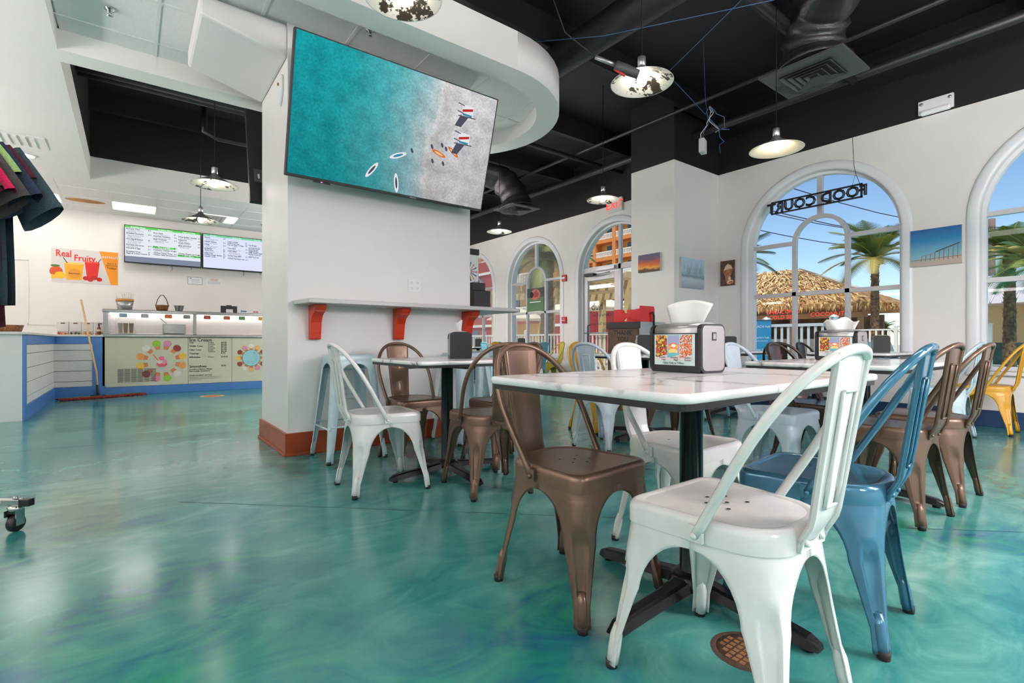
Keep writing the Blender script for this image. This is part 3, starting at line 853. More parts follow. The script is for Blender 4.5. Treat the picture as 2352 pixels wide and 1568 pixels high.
chair('dark', 3.72, 1.47, 178, 'dark bronze chair beside the bluish white chair at the second table')
chair('pale', 3.13, 2.82, -84, 'bluish white chair with its back to the foremost table')
chair('yellow', 3.62, 3.38, 176, 'orange yellow chair in front of the thank you bin')
chair('bronze', 3.60, 2.44, 0, 'bronze metal chair at the square table by the yellow chair')
chair('ice', 5.84, 1.27, 0, 'pale ice blue chair at the table along the window wall')
chair('yellow', 6.50, 1.08, 0, 'orange yellow chair by the navy baseboard')
chair('dark', 6.25, 2.35, 178, 'dark bronze chair under the window at the wall table')
chair('dark', 5.1, 2.2, -95, 'dark bronze chair at the end of the wall table')
chair('sky', 5.22, 3.25, -90, 'light blue chair at the small table under the neon sign')
chair('ice', 5.75, 3.72, 180, 'ice blue chair between the column and the neon window table')
chair('lime', 6.42, 7.25, 75, 'mustard yellow chair beside the entrance door wall')
chair('sky', 5.88, 7.05, 0, 'light blue chair at the far table under the green poster')
chair('sky', 5.42, 7.6, -90, 'light blue chair with its back to the wing wall at the far table')
chair('yellow', 5.9, 8.02, 180, 'yellow chair between the two far tables')
chair('sky', 6.0, 8.62, 0, 'light blue chair at the corner table beyond the wing wall')
chair('sky', 5.52, 9.1, -90, 'light blue chair on the aisle side of the corner table')

s1 = make_stool('ice', 'pale blue metal bar stool standing beside the wall outlet'); s1.location = (1.30, 3.74, 0)
s2 = copy_tree(s1); s2['label'] = 'pale blue metal bar stool behind the square table'; s2.location = (2.34, 3.75, 0); s2.rotation_euler = (0, 0, .06)
s3 = copy_tree(s1); s3['label'] = 'pale blue metal bar stool at the short end of the shelf'; s3.location = (2.98, 4.42, 0)

# ================================================================ napkin dispensers
M_disp = mat('dispenser_steel', rgb(164, 164, 162), .34, metal=.75)
M_dispb = mat('dispenser_black', rgb(20, 18, 20), .35)
M_nap = mat('paper_napkin', rgb(244, 243, 240), .8)
def P_food(name, cols, scale):
    m = bpy.data.materials.new(name); m.use_nodes = True; t = m.node_tree; b = t.nodes['Principled BSDF']; b.inputs['Roughness'].default_value = .4
    tc = t.nodes.new('ShaderNodeTexCoord'); v = t.nodes.new('ShaderNodeTexVoronoi'); v.inputs['Scale'].default_value = scale
    t.links.new(tc.outputs['Object'], v.inputs['Vector'])
    r = t.nodes.new('ShaderNodeValToRGB'); r.color_ramp.interpolation = 'CONSTANT'; e = r.color_ramp.elements
    e[0].color = cols[0]; e[1].position = 1.0 - 1.0 / len(cols); e[1].color = cols[-1]
    for k, c_ in enumerate(cols[1:-1]): q = e.new((k + 1) / len(cols)); q.color = c_
    sp = t.nodes.new('ShaderNodeSeparateColor'); t.links.new(v.outputs['Color'], sp.inputs[0]); t.links.new(sp.outputs[0], r.inputs['Fac'])
    t.links.new(r.outputs['Color'], b.inputs['Base Color']); return m
F_avo = P_food('print_avocado_toast', [rgb(150, 60, 40), rgb(200, 190, 60), rgb(96, 60, 36), rgb(220, 120, 70), rgb(60, 54, 30), rgb(190, 60, 40)], 170)
F_bag = P_food('print_bagel', [rgb(214, 120, 60), rgb(226, 140, 80), rgb(200, 100, 52), rgb(232, 160, 96)], 120)
F_don = P_food('print_donut_sprinkles', [rgb(190, 80, 40), rgb(240, 220, 210), rgb(220, 90, 40), rgb(150, 60, 40), rgb(120, 190, 190), rgb(230, 130, 60)], 260)
M_card = mat('card_pale_aqua', rgb(206, 228, 226), .4)
M_ink = mat('black_ink', rgb(18, 18, 20), .6)
def napkin_mesh(parent, fan=True):
    n = MB(); rows = []
    for k in range(9):
        u = k / 8; row = []
        for j in range(13):
            v = j / 12 * 2 - 1; w_ = .075 + .027 * u
            if fan: z = .178 + .088 * u * (1 - .22 * v * v)
            else: z = .178 + .075 * u * (1 - .35 * abs(v) + .12 * math.sin(v * 7))
            row.append((v * w_, .006 * math.sin(v * 5 + u * 2) + (.012 * u if fan else .02 * u * math.sin(v * 4)), z))
        rows.append(row)
    n.grid(rows, M_nap); return n.build('napkin', parent, solid=.0012)
def dispenser(x, y, deg, label, full=True, fan=True, nap=True, z=ZT):
    t = thing('napkin_dispenser', label, 'dispenser', (x, y, z), math.radians(deg))
    W, D, Hh = .105, .067, .158          # half width, half depth, height; front is -y
    sh = MB()   # steel wrap: arched top shell
    prof = []
    for k in range(13):
        a = PI * k / 12; prof.append((-D * math.cos(a) * .98, Hh + .022 * math.sin(a)))
    poly = [(-D, .02)] + [(-D, Hh - .03)] + prof + [(D, Hh - .03), (D, .02)]
    Mx = Matrix(((0, 0, 1, 0), (1, 0, 0, 0), (0, 1, 0, 0), (0, 0, 0, 1)))
    sh.prism(poly, -W + .012, W - .012, M_disp, Mx, True); sh.build('steel_shell', t)
    for sx in (-1, 1):
        e = MB(); q = rrect(-D - .004, .0, D + .004, Hh + .016, .026, 5)
        e.prism(q, sx * W - .007, sx * W + .007, M_dispb, Mx); 
        q2 = rrect(-D + .003, .008, D - .003, Hh + .010, .022, 5)
        o = e.build('end_cap', t)
        if not full: continue
        e = MB(); e.prism(q2, min(sx * W, sx * (W + .0095)), max(sx * W, sx * (W + .0095)), M_disp, Mx)
        e.box((sx * (W + .0095) - .001, -.012, .115), (sx * (W + .0095) + .0015, .014, .145), M_dispb)
        e.box((sx * (W + .0105) - .001, -.007, .120), (sx * (W + .0105) + .0018, .009, .140), M_disp)
        e.build('side_plate', o, bevel=.002)
    b_ = MB(); b_.box((-W, -D - .002, .0), (W, D + .002, .022), M_dispb); b_.build('base_tray', t, bevel=.004)
    if full:
        for sy in (-1, 1):
            fr = MB(); yy = sy * (D + .003)
            fr.box((-W + .008, min(yy, yy - sy * .006), .018), (W - .008, max(yy, yy - sy * .006), .142), M_dispb); f_ = fr.build('card_frame', t)
            Mf = frame_matrix((0, yy + sy * .0008, 0), (-sy, 0, 0), (0, 0, 1))
            fl_ = Flat(Mf); fl_.rect(-.088, .026, .088, .138, M_card)
            for k, m_ in enumerate((F_avo, mat('print_sky', rgb(150, 160, 190), .5), F_don)):
                x0 = -.083 + k * .054; fl_.rect(x0, .050, x0 + .052, .135, m_)
            fl_.ell(-.003, .094, .024, .013, F_bag); fl_.ell(-.004, .076, .021, .010, mat('print_egg', rgb(238, 206, 120), .5)); fl_.ell(-.002, .097, .011, .006, mat('print_cream', rgb(246, 244, 240), .5)); fl_.ell(-.003, .063, .025, .009, mat('print_aqua', rgb(96, 178, 190), .5))
            for k in range(3):
                x0 = -.083 + k * .054; fl_.poly([(x0, .043), (x0 + .052, .043), (x0 + .052, .064), (x0, .052)], mat('print_caption', rgb(226, 216, 214), .5))
            fl_.build(f_, 'printed_card')
            for k, (a, b2) in enumerate((('Avocado', 'Toast'), ('Breakfast', 'Bagel'), ("Charlie's", 'Donuts'))):
                x1 = -.083 + k * .054 + .049
                text('lettering', a, f_, Mf, x1, .054, .005, .0085, M_ink, 'RIGHT'); text('lettering', b2, f_, Mf, x1, .0455, .005, .0085, M_ink, 'RIGHT')
            text('lettering', 'Open Daily at 7:00am', f_, Mf, 0, .034, .005, .0105, M_ink, 'CENTER')
    else:
        for sy in (-1, 1):
            fr = MB(); fr.box((-W + .01, sy * D - .004, .02), (W - .01, sy * D + .004, .13), M_disp); fr.build('front_plate', t, bevel=.004)
    if nap: napkin_mesh(t, fan)
    return t
dispenser(1.645, 1.09, -93, 'steel napkin dispenser with food photo cards on the foremost marble table', True, True)
dispenser(3.34, 1.18, -92, 'steel napkin dispenser with crumpled napkin on the second marble table', True, False)
dispenser(1.75, 2.88, -116, 'black sided napkin dispenser on the square table by the wing wall', False, False)
dispenser(6.30, 1.85, -158, 'black sided napkin dispenser on the window wall table', False, True, False)
dispenser(5.80, 3.25, -146, 'black sided napkin dispenser under the neon sign', False, True)
dispenser(3.78, 2.95, -135, 'napkin dispenser on the square table by the yellow chair', False, True, False)
dispenser(5.92, 7.5, -122, 'napkin dispenser on the far table under the green poster', False, True, False)
dispenser(6.0, 9.1, -118, 'napkin dispenser on the corner table beyond the wing wall', False, True, False)
M_plate = mat('outlet_white', rgb(236, 236, 236), .35)
M_vent = mat('black_vent', rgb(66, 66, 68), .5)
# ================================================================ television on the wing wall
def place(o, M): o.matrix_world = M; return o
v_ = Vector((0, 3.53 - 3.80, 2.96 - 2.04)); TVH = v_.length; TVW = 1.672
TVM = frame_matrix((.868, 3.80, 2.04), (1, 0, 0), v_)
tv = thing('television', 'large tilted flat television showing an aerial beach picture', 'television'); place(tv, TVM)
b_ = MB(); b_.box((0, 0, -.045), (TVW, TVH, 0), M_dark); b_.build('tv_housing', tv, bevel=.004)
def screen_material():
    m = bpy.data.materials.new('beach_screen'); m.use_nodes = True; t = m.node_tree; t.nodes.clear()
    o = t.nodes.new('ShaderNodeOutputMaterial'); e = t.nodes.new('ShaderNodeEmission'); e.inputs[1].default_value = .92
    gl = t.nodes.new('ShaderNodeBsdfGlossy'); gl.inputs['Roughness'].default_value = .12; gl.inputs[0].default_value = (.012, .012, .012, 1)
    ad = t.nodes.new('ShaderNodeAddShader'); t.links.new(e.outputs[0], o.inputs[0])
    tc = t.nodes.new('ShaderNodeTexCoord'); sx_ = t.nodes.new('ShaderNodeSeparateXYZ'); t.links.new(tc.outputs['Object'], sx_.inputs[0])
    n = t.nodes.new('ShaderNodeTexNoise'); n.inputs['Scale'].default_value = 5; n.inputs['Detail'].default_value = 8; n.inputs['Roughness'].default_value = .65; t.links.new(tc.outputs['Object'], n.inputs['Vector'])
    nf = t.nodes.new('ShaderNodeTexNoise'); nf.inputs['Scale'].default_value = 60; nf.inputs['Detail'].default_value = 5; nf.inputs['Distortion'].default_value = .4; t.links.new(tc.outputs['Object'], nf.inputs['Vector'])
    def math_(op, a, b2):
        q = t.nodes.new('ShaderNodeMath'); q.operation = op
        for i, x in enumerate((a, b2)):
            if isinstance(x, (int, float)): q.inputs[i].default_value = x
            else: t.links.new(x, q.inputs[i])
        return q.outputs[0]
    nn = math_('MULTIPLY', math_('SUBTRACT', n.outputs['Fac'], .5), .16)
    sh = math_('MULTIPLY', math_('SINE', math_('MULTIPLY', sx_.outputs['Y'], 4.2), 0), .03)
    xx = math_('ADD', math_('ADD', math_('DIVIDE', sx_.outputs['X'], TVW), nn), sh)
    r = t.nodes.new('ShaderNodeValToRGB'); el = r.color_ramp.elements
    el[0].position = 0; el[0].color = rgb(28, 158, 166); el[1].position = 1; el[1].color = rgb(206, 205, 208)
    for p, c_ in ((.22, rgb(34, 162, 168)), (.42, rgb(80, 178, 186)), (.56, rgb(146, 194, 200)), (.64, rgb(188, 205, 208)), (.665, rgb(222, 222, 220)), (.69, rgb(206, 202, 200)), (.8, rgb(222, 221, 224))):
        q = el.new(p); q.color = c_
    t.links.new(xx, r.inputs['Fac'])
    # sparkle and depth
    k = t.nodes.new('ShaderNodeMapRange'); k.inputs[1].default_value = .3; k.inputs[2].default_value = .7; k.inputs[3].default_value = .80; k.inputs[4].default_value = 1.14; t.links.new(nf.outputs['Fac'], k.inputs[0])
    g = t.nodes.new('ShaderNodeMapRange'); g.inputs[1].default_value = 0; g.inputs[2].default_value = .96; g.inputs[3].default_value = .74; g.inputs[4].default_value = 1.08; t.links.new(sx_.outputs['Y'], g.inputs[0])
    nl = t.nodes.new('ShaderNodeTexNoise'); nl.inputs['Scale'].default_value = 9; nl.inputs['Detail'].default_value = 6; t.links.new(tc.outputs['Object'], nl.inputs['Vector'])
    ml = t.nodes.new('ShaderNodeMapRange'); ml.inputs[1].default_value = .3; ml.inputs[2].default_value = .65; ml.inputs[3].default_value = .78; ml.inputs[4].default_value = 1.12; t.links.new(nl.outputs['Fac'], ml.inputs[0])
    kk = math_('MULTIPLY', math_('MULTIPLY', k.outputs[0], g.outputs[0]), ml.outputs[0])
    vm = t.nodes.new('ShaderNodeVectorMath'); vm.operation = 'SCALE'; t.links.new(r.outputs['Color'], vm.inputs[0]); t.links.new(kk, vm.inputs[3])
    t.links.new(vm.outputs[0], e.inputs[0]); return m
b_ = MB(); b_.add([(.012, .022, .0012), (TVW - .012, .022, .0012), (TVW - .012, TVH - .010, .0012), (.012, TVH - .010, .0012)], [(0, 1, 2, 3)], screen_material())
scr = b_.build('screen', tv, fixn=False)
F = Flat(Matrix.Translation((0, 0, .0015)))
EW = emat('screen_white', (.85, .87, .9, 1), .9); EB = emat('screen_blue', rgb(60, 140, 180), .9); EO = emat('screen_orange', rgb(226, 120, 60), .9); ER = emat('screen_red', rgb(196, 48, 44), .9); ED = emat('screen_shadow', rgb(84, 84, 100), .9); EY = emat('screen_cream', rgb(236, 206, 160), .9)
def board(cx, cy, L, rot, m1, m2):
    F.ell(cx, cy, L, L * .26, m1, rot); F.ell(cx, cy, L * .6, L * .12, m2, rot)
board(.62, .16, .075, .95, EW, ED); board(.83, .10, .075, 1.75, EW, ED); board(.82, .31, .075, .42, EW, EB)
board(1.17, .40, .068, -.25, EO, EY); board(1.30, .44, .062, -.55, EO, EY)
for cy in (.53, .75):
    F.poly([(1.28, cy - .1), (1.34, cy - .1), (1.42, cy + .02), (1.34, cy + .03)], ED)
    F.rect(1.33, cy - .01, 1.44, cy + .08, EW); F.poly([(1.335, cy + .02), (1.435, cy + .045), (1.435, cy + .065), (1.335, cy + .04)], ER); F.rect(1.34, cy - .004, 1.43, cy + .012, EB)
    for q in (0, .03): F.line(1.29, cy + .02 + q * 2, 1.35, cy + .01 + q * 2, .008, ED)
    F.line(1.30, cy - .015, 1.47, cy - .005, .008, ED)
for a, c_ in ((.93, .37), (1.10, .44), (1.12, .33), (1.19, .47), (1.23, .45), (1.22, .33)): F.ell(a, c_, .011, .02, ED, .5)
F.build(scr, 'screen_figure')['kind'] = 'stuff'
b_ = MB(); b_.box((.2, -.012, -.02), (.32, .0, -.004), M_dark); b_.add([(.25, -.006, -.0035), (.262, -.006, -.0035), (.262, .0, -.0035), (.25, .0, -.0035)], [(0, 1, 2, 3)], emat('standby_led', (.8, .1, .9, 1), 3)); b_.build('indicator', tv)
text('lettering', 'Hisense', tv, Matrix.Identity(4), .99, .011, .001, .018, mat('logo_grey', rgb(190, 190, 190), .5), 'CENTER')
b_ = MB()
for x in (.45, 1.2):
    b_.box((x, .1, -.085), (x + .04, TVH - .25, -.045), M_dark)
b_.build('wall_mount', tv)
b_ = MB(); b_.box((1.25, 3.86, 2.30), (2.15, 4.012, 2.40), M_dark); b_.build('mount_arm').parent = None
bpy.data.objects['mount_arm'].name = 'tv_bracket'; tag(bpy.data.objects['tv_bracket'], 'black steel bracket behind the tilted television', 'bracket')
# second television on the far side of the wing wall, seen edge-on
v2 = Vector((0, 5.33 - 5.08, 3.05 - 2.12)); t = thing('television', 'black edge of a second television on the far side of the wing wall', 'television'); place(t, frame_matrix((2.53, 5.08, 2.12), (-1, 0, 0), v2))
b_ = MB(); b_.box((0, 0, -.05), (1.672, v2.length, 0), M_dark); b_.build('tv_housing', t, bevel=.004)
b_ = MB(); b_.box((.02, .03, 0), (1.65, v2.length - .02, .002), mat('screen_off', rgb(14, 14, 16), .15)); b_.build('screen', t)
b_ = MB(); b_.box((1.56, .2, -.056), (1.63, .33, -.05), M_vent); b_.box((1.585, .235, -.058), (1.60, .28, -.056), M_plate); b_.build('port_panel', t)
b_ = MB(); b_.box((.6, .3, -.16), (1.1, .5, -.05), M_dark); b_.build('wall_mount', t)

# ================================================================ shelf and corbels
M_shelf = mat('grey_quartz', rgb(198, 196, 192), .3, noise=(220, .22, None, 2))
M_corb = mat('orange_red_corbel', rgb(200, 52, 18), .3)
sh = MB()
poly = [(.975, 4.012), (1.005, 3.70), (2.90, 3.70), (2.955, 3.755), (2.955, 5.0), (2.555, 5.0), (2.555, 4.012)]
sh.prism(poly, 1.138, 1.170, M_shelf)
tag(sh.build('drinks_shelf', bevel=.004), 'grey quartz shelf wrapping the corner of the white wing wall', 'shelf')
def corbel(label, M):
    c_ = MB(); prof = [(0, 0), (.05, 0), (.055, .008), (.06, .045), (.062, .05), (.075, .13), (.10, .175), (.14, .20), (.165, .206), (.165, .217), (.17, .22), (.185, .232), (.19, .25), (.19, .262), (0, .262)]
    c_.prism(prof, -.04, .04, M_corb, M)
    o = c_.build('corbel_bracket', bevel=.004); tag(o, label, 'bracket'); return o
for xb, lb in ((1.125, 'orange red scrolled corbel near the pillar corner above the stool'), (1.815, 'orange red scrolled corbel at the middle of the shelf'), (2.50, 'orange red scrolled corbel near the far end of the wing wall')):
    Mx = Matrix(((0, 0, 1, xb), (-1, 0, 0, 4.012), (0, 1, 0, .876), (0, 0, 0, 1))); corbel(lb, Mx)
Mx = Matrix(((1, 0, 0, 2.555), (0, 0, -1, 4.20), (0, 1, 0, .876), (0, 0, 0, 1))); corbel('orange red corbel on the short side of the wing wall', Mx)
# things standing on the short arm of the shelf
t = thing('display_box', 'white display box with spoke of coloured brushes on the shelf end', 'display box', (2.80, 4.42, 1.17), 0)
b_ = MB(); b_.box((-.14, 0, 0), (.12, .12, .60), mat('glossy_white', rgb(240, 240, 240), .25)); b_.build('case', t, bevel=.008)
b_ = MB(); b_.box((-.145, -.004, .60), (.125, .125, .66), M_dark); b_.build('top_cap', t)
F = Flat(frame_matrix((0, -.001, 0), (1, 0, 0), (0, 0, 1)))
cols = [rgb(200, 50, 40), rgb(30, 30, 34), rgb(230, 140, 40), rgb(40, 80, 160), rgb(120, 160, 60)]
for k in range(14):
    a = 2 * PI * k / 14; F.line(.02 * math.cos(a), .42 + .02 * math.sin(a), .085 * math.cos(a), .42 + .085 * math.sin(a), .006, mat('brush_col_%d' % (k % 5), cols[k % 5], .5)); F.ell(.09 * math.cos(a), .42 + .09 * math.sin(a), .012, .006, mat('brush_col_%d' % (k % 5), cols[k % 5], .5), a)
F.rect(-.1, .245, .06, .27, mat('label_yellow', rgb(232, 190, 40), .5))
F.build(t, 'printed_panel')
t = thing('card_reader', 'black box standing on the shelf end by the wing wall', 'box', (2.80, 4.22, 1.17), 0)
b_ = MB(); b_.box((-.1, -.05, 0), (.1, .09, .20), M_dark); b_.box((-.1, -.03, .20), (.05, .08, .28), M_dark); b_.build('case', t, bevel=.006)
b_ = MB()
for k in range(4): b_.box((-.06 + k * .03, .0, .28), (-.045 + k * .03, .01, .295), M_disp)
b_.build('clip', t)

# ================================================================ outlets, alarms, signs on walls

def outlet(label, M, w_, h_, n=2):
    t = thing('wall_outlet', label, 'outlet'); place(t, M)
    b2 = MB(); b2.prism(rrect(-w_ / 2, -h_ / 2, w_ / 2, h_ / 2, .004, 2), 0, .006, M_plate); b2.build('cover_plate', t, bevel=.0015)
    cols_ = (-.23, .23) if n == 2 else (0,)
    for cx in cols_:
        for cy in (-.21, .21):
            s = MB(); x = cx * w_; y = cy * h_; s.prism([(x + .0165 * math.cos(a * PI / 8), y + .0145 * math.sin(a * PI / 8)) for a in range(16)], .006, .0085, M_plate)
            for sx in (-.006, .006): s.box((x + sx - .0012, y - .001, .0086), (x + sx + .0012, y + .008, .009), M_hole)
            s.box((x - .002, y - .009, .0086), (x + .002, y - .005, .009), M_hole); s.build('socket', t)
    return t
outlet('white double outlet plate on the wing wall above the shelf', frame_matrix((1.975, 4.011, 1.349), (1, 0, 0), (0, 0, 1)), .115, .115)
outlet('white double outlet plate low on the wing wall behind the stool', frame_matrix((1.397, 4.011, .462), (1, 0, 0), (0, 0, 1)), .115, .118)
outlet('white single outlet on the window wall under the beach canvas', frame_matrix((XW - .001, 1.55, .478), (0, -1, 0), (0, 0, 1)), .075, .118, 1)
t = thing('plug_box', 'small white sensor plate high on the wing wall edge', 'sensor'); place(t, frame_matrix((.934, 4.20, 2.83), (0, -1, 0), (0, 0, 1)))
b_ = MB(); b_.prism([(-.06, -.10), (.0, -.14), (.07, -.06), (.07, .08), (.03, .1), (-.02, .06), (-.05, .0)], 0, .02, M_plate); b_.build('cover_plate', t, bevel=.006)
b_ = MB(); b_.lathe([(.012, .02), (.012, .026), (.006, .03), (0, .03)], mat('brass', rgb(150, 110, 60), .3, .8), 14, Matrix.Translation((.0, .03, 0))); b_.build('sensor_eye', t)
M_red = mat('alarm_red', rgb(190, 30, 26), .35)
for zz, lb in ((2.13, 'red fire alarm strobe on the wall beside the entrance'), (1.29, 'red fire alarm pull station below the strobe')):
    t = thing('fire_alarm', lb, 'fire alarm'); place(t, frame_matrix((XW - .001, 7.35, zz), (0, -1, 0), (0, 0, 1)))
    b_ = MB(); b_.box((-.06, -.065, 0), (.06, .065, .04), M_red); b_.build('housing', t, bevel=.006)
    b_ = MB()
    if zz > 2: b_.box((-.05, -.018, .04), (.05, .018, .06), M_plate); b_.build('strobe', t, bevel=.004)
    else: b_.box((-.045, -.02, .04), (.045, .0, .055), mat('alarm_bar_white', rgb(226, 210, 206), .4)); b_.build('pull_bar', t); text('lettering', 'FIRE', t, Matrix.Identity(4), 0, .03, .041, .035, M_plate, 'CENTER')
t = thing('exit_sign', 'white exit sign with red letters above the entrance door', 'sign'); place(t, frame_matrix((XW - .02, 6.02, 3.30), (0, -1, 0), (0, 0, 1)))
b_ = MB(); b_.box((-.17, -.12, -.02), (.17, .12, .03), M_plate); b_.build('housing', t, bevel=.006)
text('lettering', 'EXIT', t, Matrix.Identity(4), 0, 0, .031, .19, emat('exit_red', (1, .05, .03, 1), 2.2), 'CENTER', bold=.003)
t = thing('emergency_light', 'white twin emergency light on the black band above the windows', 'emergency light'); place(t, frame_matrix((XW - .001, 1.53, 3.40), (0, -1, 0), (0, 0, 1)))
b_ = MB(); b_.box((-.15, -.06, 0), (.15, .09, .035), M_plate); b_.build('housing', t, bevel=.008)
b_ = MB(); b_.box((-.13, -.075, .0), (.13, -.02, .06), mat('lens_white', rgb(244, 244, 244), .3)); b_.build('lamp_lens', t, bevel=.02)
b_ = MB()
for sx in (-.12, .12): b_.lathe([(.016, .035), (.016, .045), (.008, .05), (0, .05)], M_steel, 12, Matrix.Translation((sx, .05, 0)))
b_.build('knob', t)

# neon sign hung in the window, read from outside
t = thing('neon_sign', 'framed food court neon sign hung in the arched window, seen from behind', 'sign'); place(t, frame_matrix((XW - .10, 2.71, 2.635), (0, 1, 0), (0, 0, 1)))
b_ = MB(); W_, H_ = .525, .084
for a, c_ in (((-W_, -H_, -.012), (W_, -H_ + .018, .012)), ((-W_, H_ - .018, -.012), (W_, H_, .012)), ((-W_, -H_, -.012), (-W_ + .018, H_, .012)), ((W_ - .018, -H_, -.012), (W_, H_, .012))): b_.box(a, c_, M_dark)
b_.build('sign_frame', t)
text('lettering', 'FOOD COURT', t, Matrix.Identity(4), 0, -.004, 0, .172, M_dark, 'CENTER', 1.02, 0, .0075)
text('neon_tube', 'FOOD COURT', t, Matrix.Identity(4), 0, -.004, .012, .165, mat('unlit_neon_pink', rgb(226, 190, 214), .2), 'CENTER', 1.02, -.007, .0026)
b_ = MB(); b_.tube([(-.5, .078, 0), (-.46, .2, 0), (-.44, .3, -.0), (-.43, .47, .0), (-.40, .69, .07)], .003, M_dark, 6); b_.tube([(-.42, .078, 0), (-.45, .2, 0)], .002, M_dark, 5); b_.build('hanging_cord', t)

# ================================================================ canvases
def canvas(label, M, w_, h_, paint):
    t = thing('canvas_print', label, 'picture'); place(t, M)
    b2 = MB(); b2.box((-w_ / 2, -h_ / 2, 0), (w_ / 2, h_ / 2, .035), mat('canvas_edge', rgb(206, 204, 200), .7)); b2.build('stretcher', t, bevel=.002)
    F = Flat(Matrix.Translation((0, 0, .0355))); paint(F, w_, h_); F.build(t, 'printed_face'); return t
def gradm(name, cols, axis='Y', lo=-.2, hi=.2, noise=0, ns=6):
    if name in MATS: return MATS[name]
    m = bpy.data.materials.new(name); m.use_nodes = True; MATS[name] = m; t = m.node_tree; b2 = t.nodes['Principled BSDF']; b2.inputs['Roughness'].default_value = .55
    tc = t.nodes.new('ShaderNodeTexCoord'); sx_ = t.nodes.new('ShaderNodeSeparateXYZ'); t.links.new(tc.outputs['Object'], sx_.inputs[0])
    mr = t.nodes.new('ShaderNodeMapRange'); mr.inputs[1].default_value = lo; mr.inputs[2].default_value = hi; t.links.new(sx_.outputs[axis], mr.inputs[0])
    r = t.nodes.new('ShaderNodeValToRGB'); e = r.color_ramp.elements; e[0].color = cols[0][1]; e[0].position = cols[0][0]; e[1].color = cols[-1][1]; e[1].position = cols[-1][0]
    for p, c_ in cols[1:-1]: q = e.new(p); q.color = c_
    src = mr.outputs[0]
    if noise:
        n = t.nodes.new('ShaderNodeTexNoise'); n.inputs['Scale'].default_value = ns; n.inputs['Detail'].default_value = 6; mp = t.nodes.new('ShaderNodeMapping'); mp.inputs['Scale'].default_value = (1, 3, 1); t.links.new(tc.outputs['Object'], mp.inputs[0]); t.links.new(mp.outputs[0], n.inputs['Vector'])
        q = t.nodes.new('ShaderNodeMath'); q.operation = 'MULTIPLY_ADD'; q.inputs[1].default_value = noise; t.links.new(n.outputs['Fac'], q.inputs[0])
        s2 = t.nodes.new('ShaderNodeMath'); s2.operation = 'SUBTRACT'; s2.inputs[1].default_value = noise / 2; t.links.new(mr.outputs[0], s2.inputs[0]); t.links.new(s2.outputs[0], q.inputs[2]); src = q.outputs[0]
    t.links.new(src, r.inputs['Fac']); t.links.new(r.outputs['Color'], b2.inputs['Base Color']); return m
def paint_pier(F, w_, h_):
    F.rect(-w_ / 2, -h_ / 2, w_ / 2, h_ / 2, gradm('canvas_beach_sky', [(0, rgb(176, 160, 150)), (.12, rgb(176, 160, 150)), (.16, rgb(150, 186, 190)), (.3, rgb(120, 180, 200)), (.7, rgb(28, 128, 184)), (1, rgb(14, 92, 156))], 'Y', -h_ / 2, h_ / 2))
    wood = mat('canvas_wood', rgb(150, 98, 66), .6); sand = mat('canvas_sand', rgb(190, 172, 162), .6)
    F.poly([(-w_ / 2, -h_ / 2), (w_ / 2, -h_ / 2), (w_ / 2, -h_ * .30), (-w_ / 2, -h_ * .40)], sand); F.line(-w_ / 2, -h_ * .33, w_ / 2, -h_ * .30, .006, wood)
    F.poly([(.0, -h_ * .16), (w_ * .46, h_ * .02), (w_ * .46, h_ * .05), (0, -h_ * .13)], mat('canvas_roof', rgb(84, 62, 54), .6))
    for k in range(9):
        x = -w_ * .28 + k * w_ * .088; F.line(x, -h_ * .37, x + .004, -h_ * (.24 - .028 * k), .006, wood)
    F.line(-w_ * .28, -h_ * .24, 0, -h_ * .16, .004, wood)
canvas('blue beach canvas with weathered pier frame between two windows', frame_matrix((XW - .001, 1.53, 1.882), (0, -1, 0), (0, 0, 1)), .43, .40, paint_pier)
def paint_shell(F, w_, h_):
    F.rect(-w_ / 2, -h_ / 2, w_ / 2, h_ / 2, mat('canvas_rocks', rgb(36, 38, 52), .6, noise=(26, .5, rgb(110, 74, 52), 4)))
    sh1 = mat('canvas_shell', rgb(204, 142, 104), .6, noise=(22, .3, rgb(150, 84, 52), 3)); sh2 = mat('canvas_shell_light', rgb(236, 206, 176), .6)
    F.poly([(-.07, .02), (-.04, .10), (.0, .13), (.06, .10), (.08, .04), (.05, -.03), (.02, -.1), (-.01, -.155), (-.03, -.10), (-.04, -.03)], sh1)
    F.poly([(-.06, .04), (-.03, .10), (.0, .135), (.05, .11), (.075, .06), (.02, .06), (-.02, .05)], sh2); F.ell(.04, -.13, .05, .03, sh2, .2); F.ell(.045, -.135, .03, .018, sh1, .2); F.ell(.03, -.08, .02, .03, sh2)
canvas('dark canvas of a conch shell beside the arched window', frame_matrix((XW - .001, 3.89, 1.852), (0, -1, 0), (0, 0, 1)), .225, .365, paint_shell)
def paint_sunset(F, w_, h_):
    F.rect(-w_ / 2, -h_ / 2, w_ / 2, h_ / 2, gradm('canvas_sunset', [(0, rgb(60, 34, 34)), (.14, rgb(120, 62, 36)), (.22, rgb(240, 176, 66)), (.36, rgb(232, 120, 40)), (.55, rgb(190, 84, 60)), (.72, rgb(110, 86, 110)), (1, rgb(88, 92, 124))], 'Y', -h_ / 2, h_ / 2, .35, 9))
canvas('orange sunset canvas on the column face toward the entrance', frame_matrix((5.829, 4.437, 1.965), (0, -1, 0), (0, 0, 1)), .37, .25, paint_sunset)
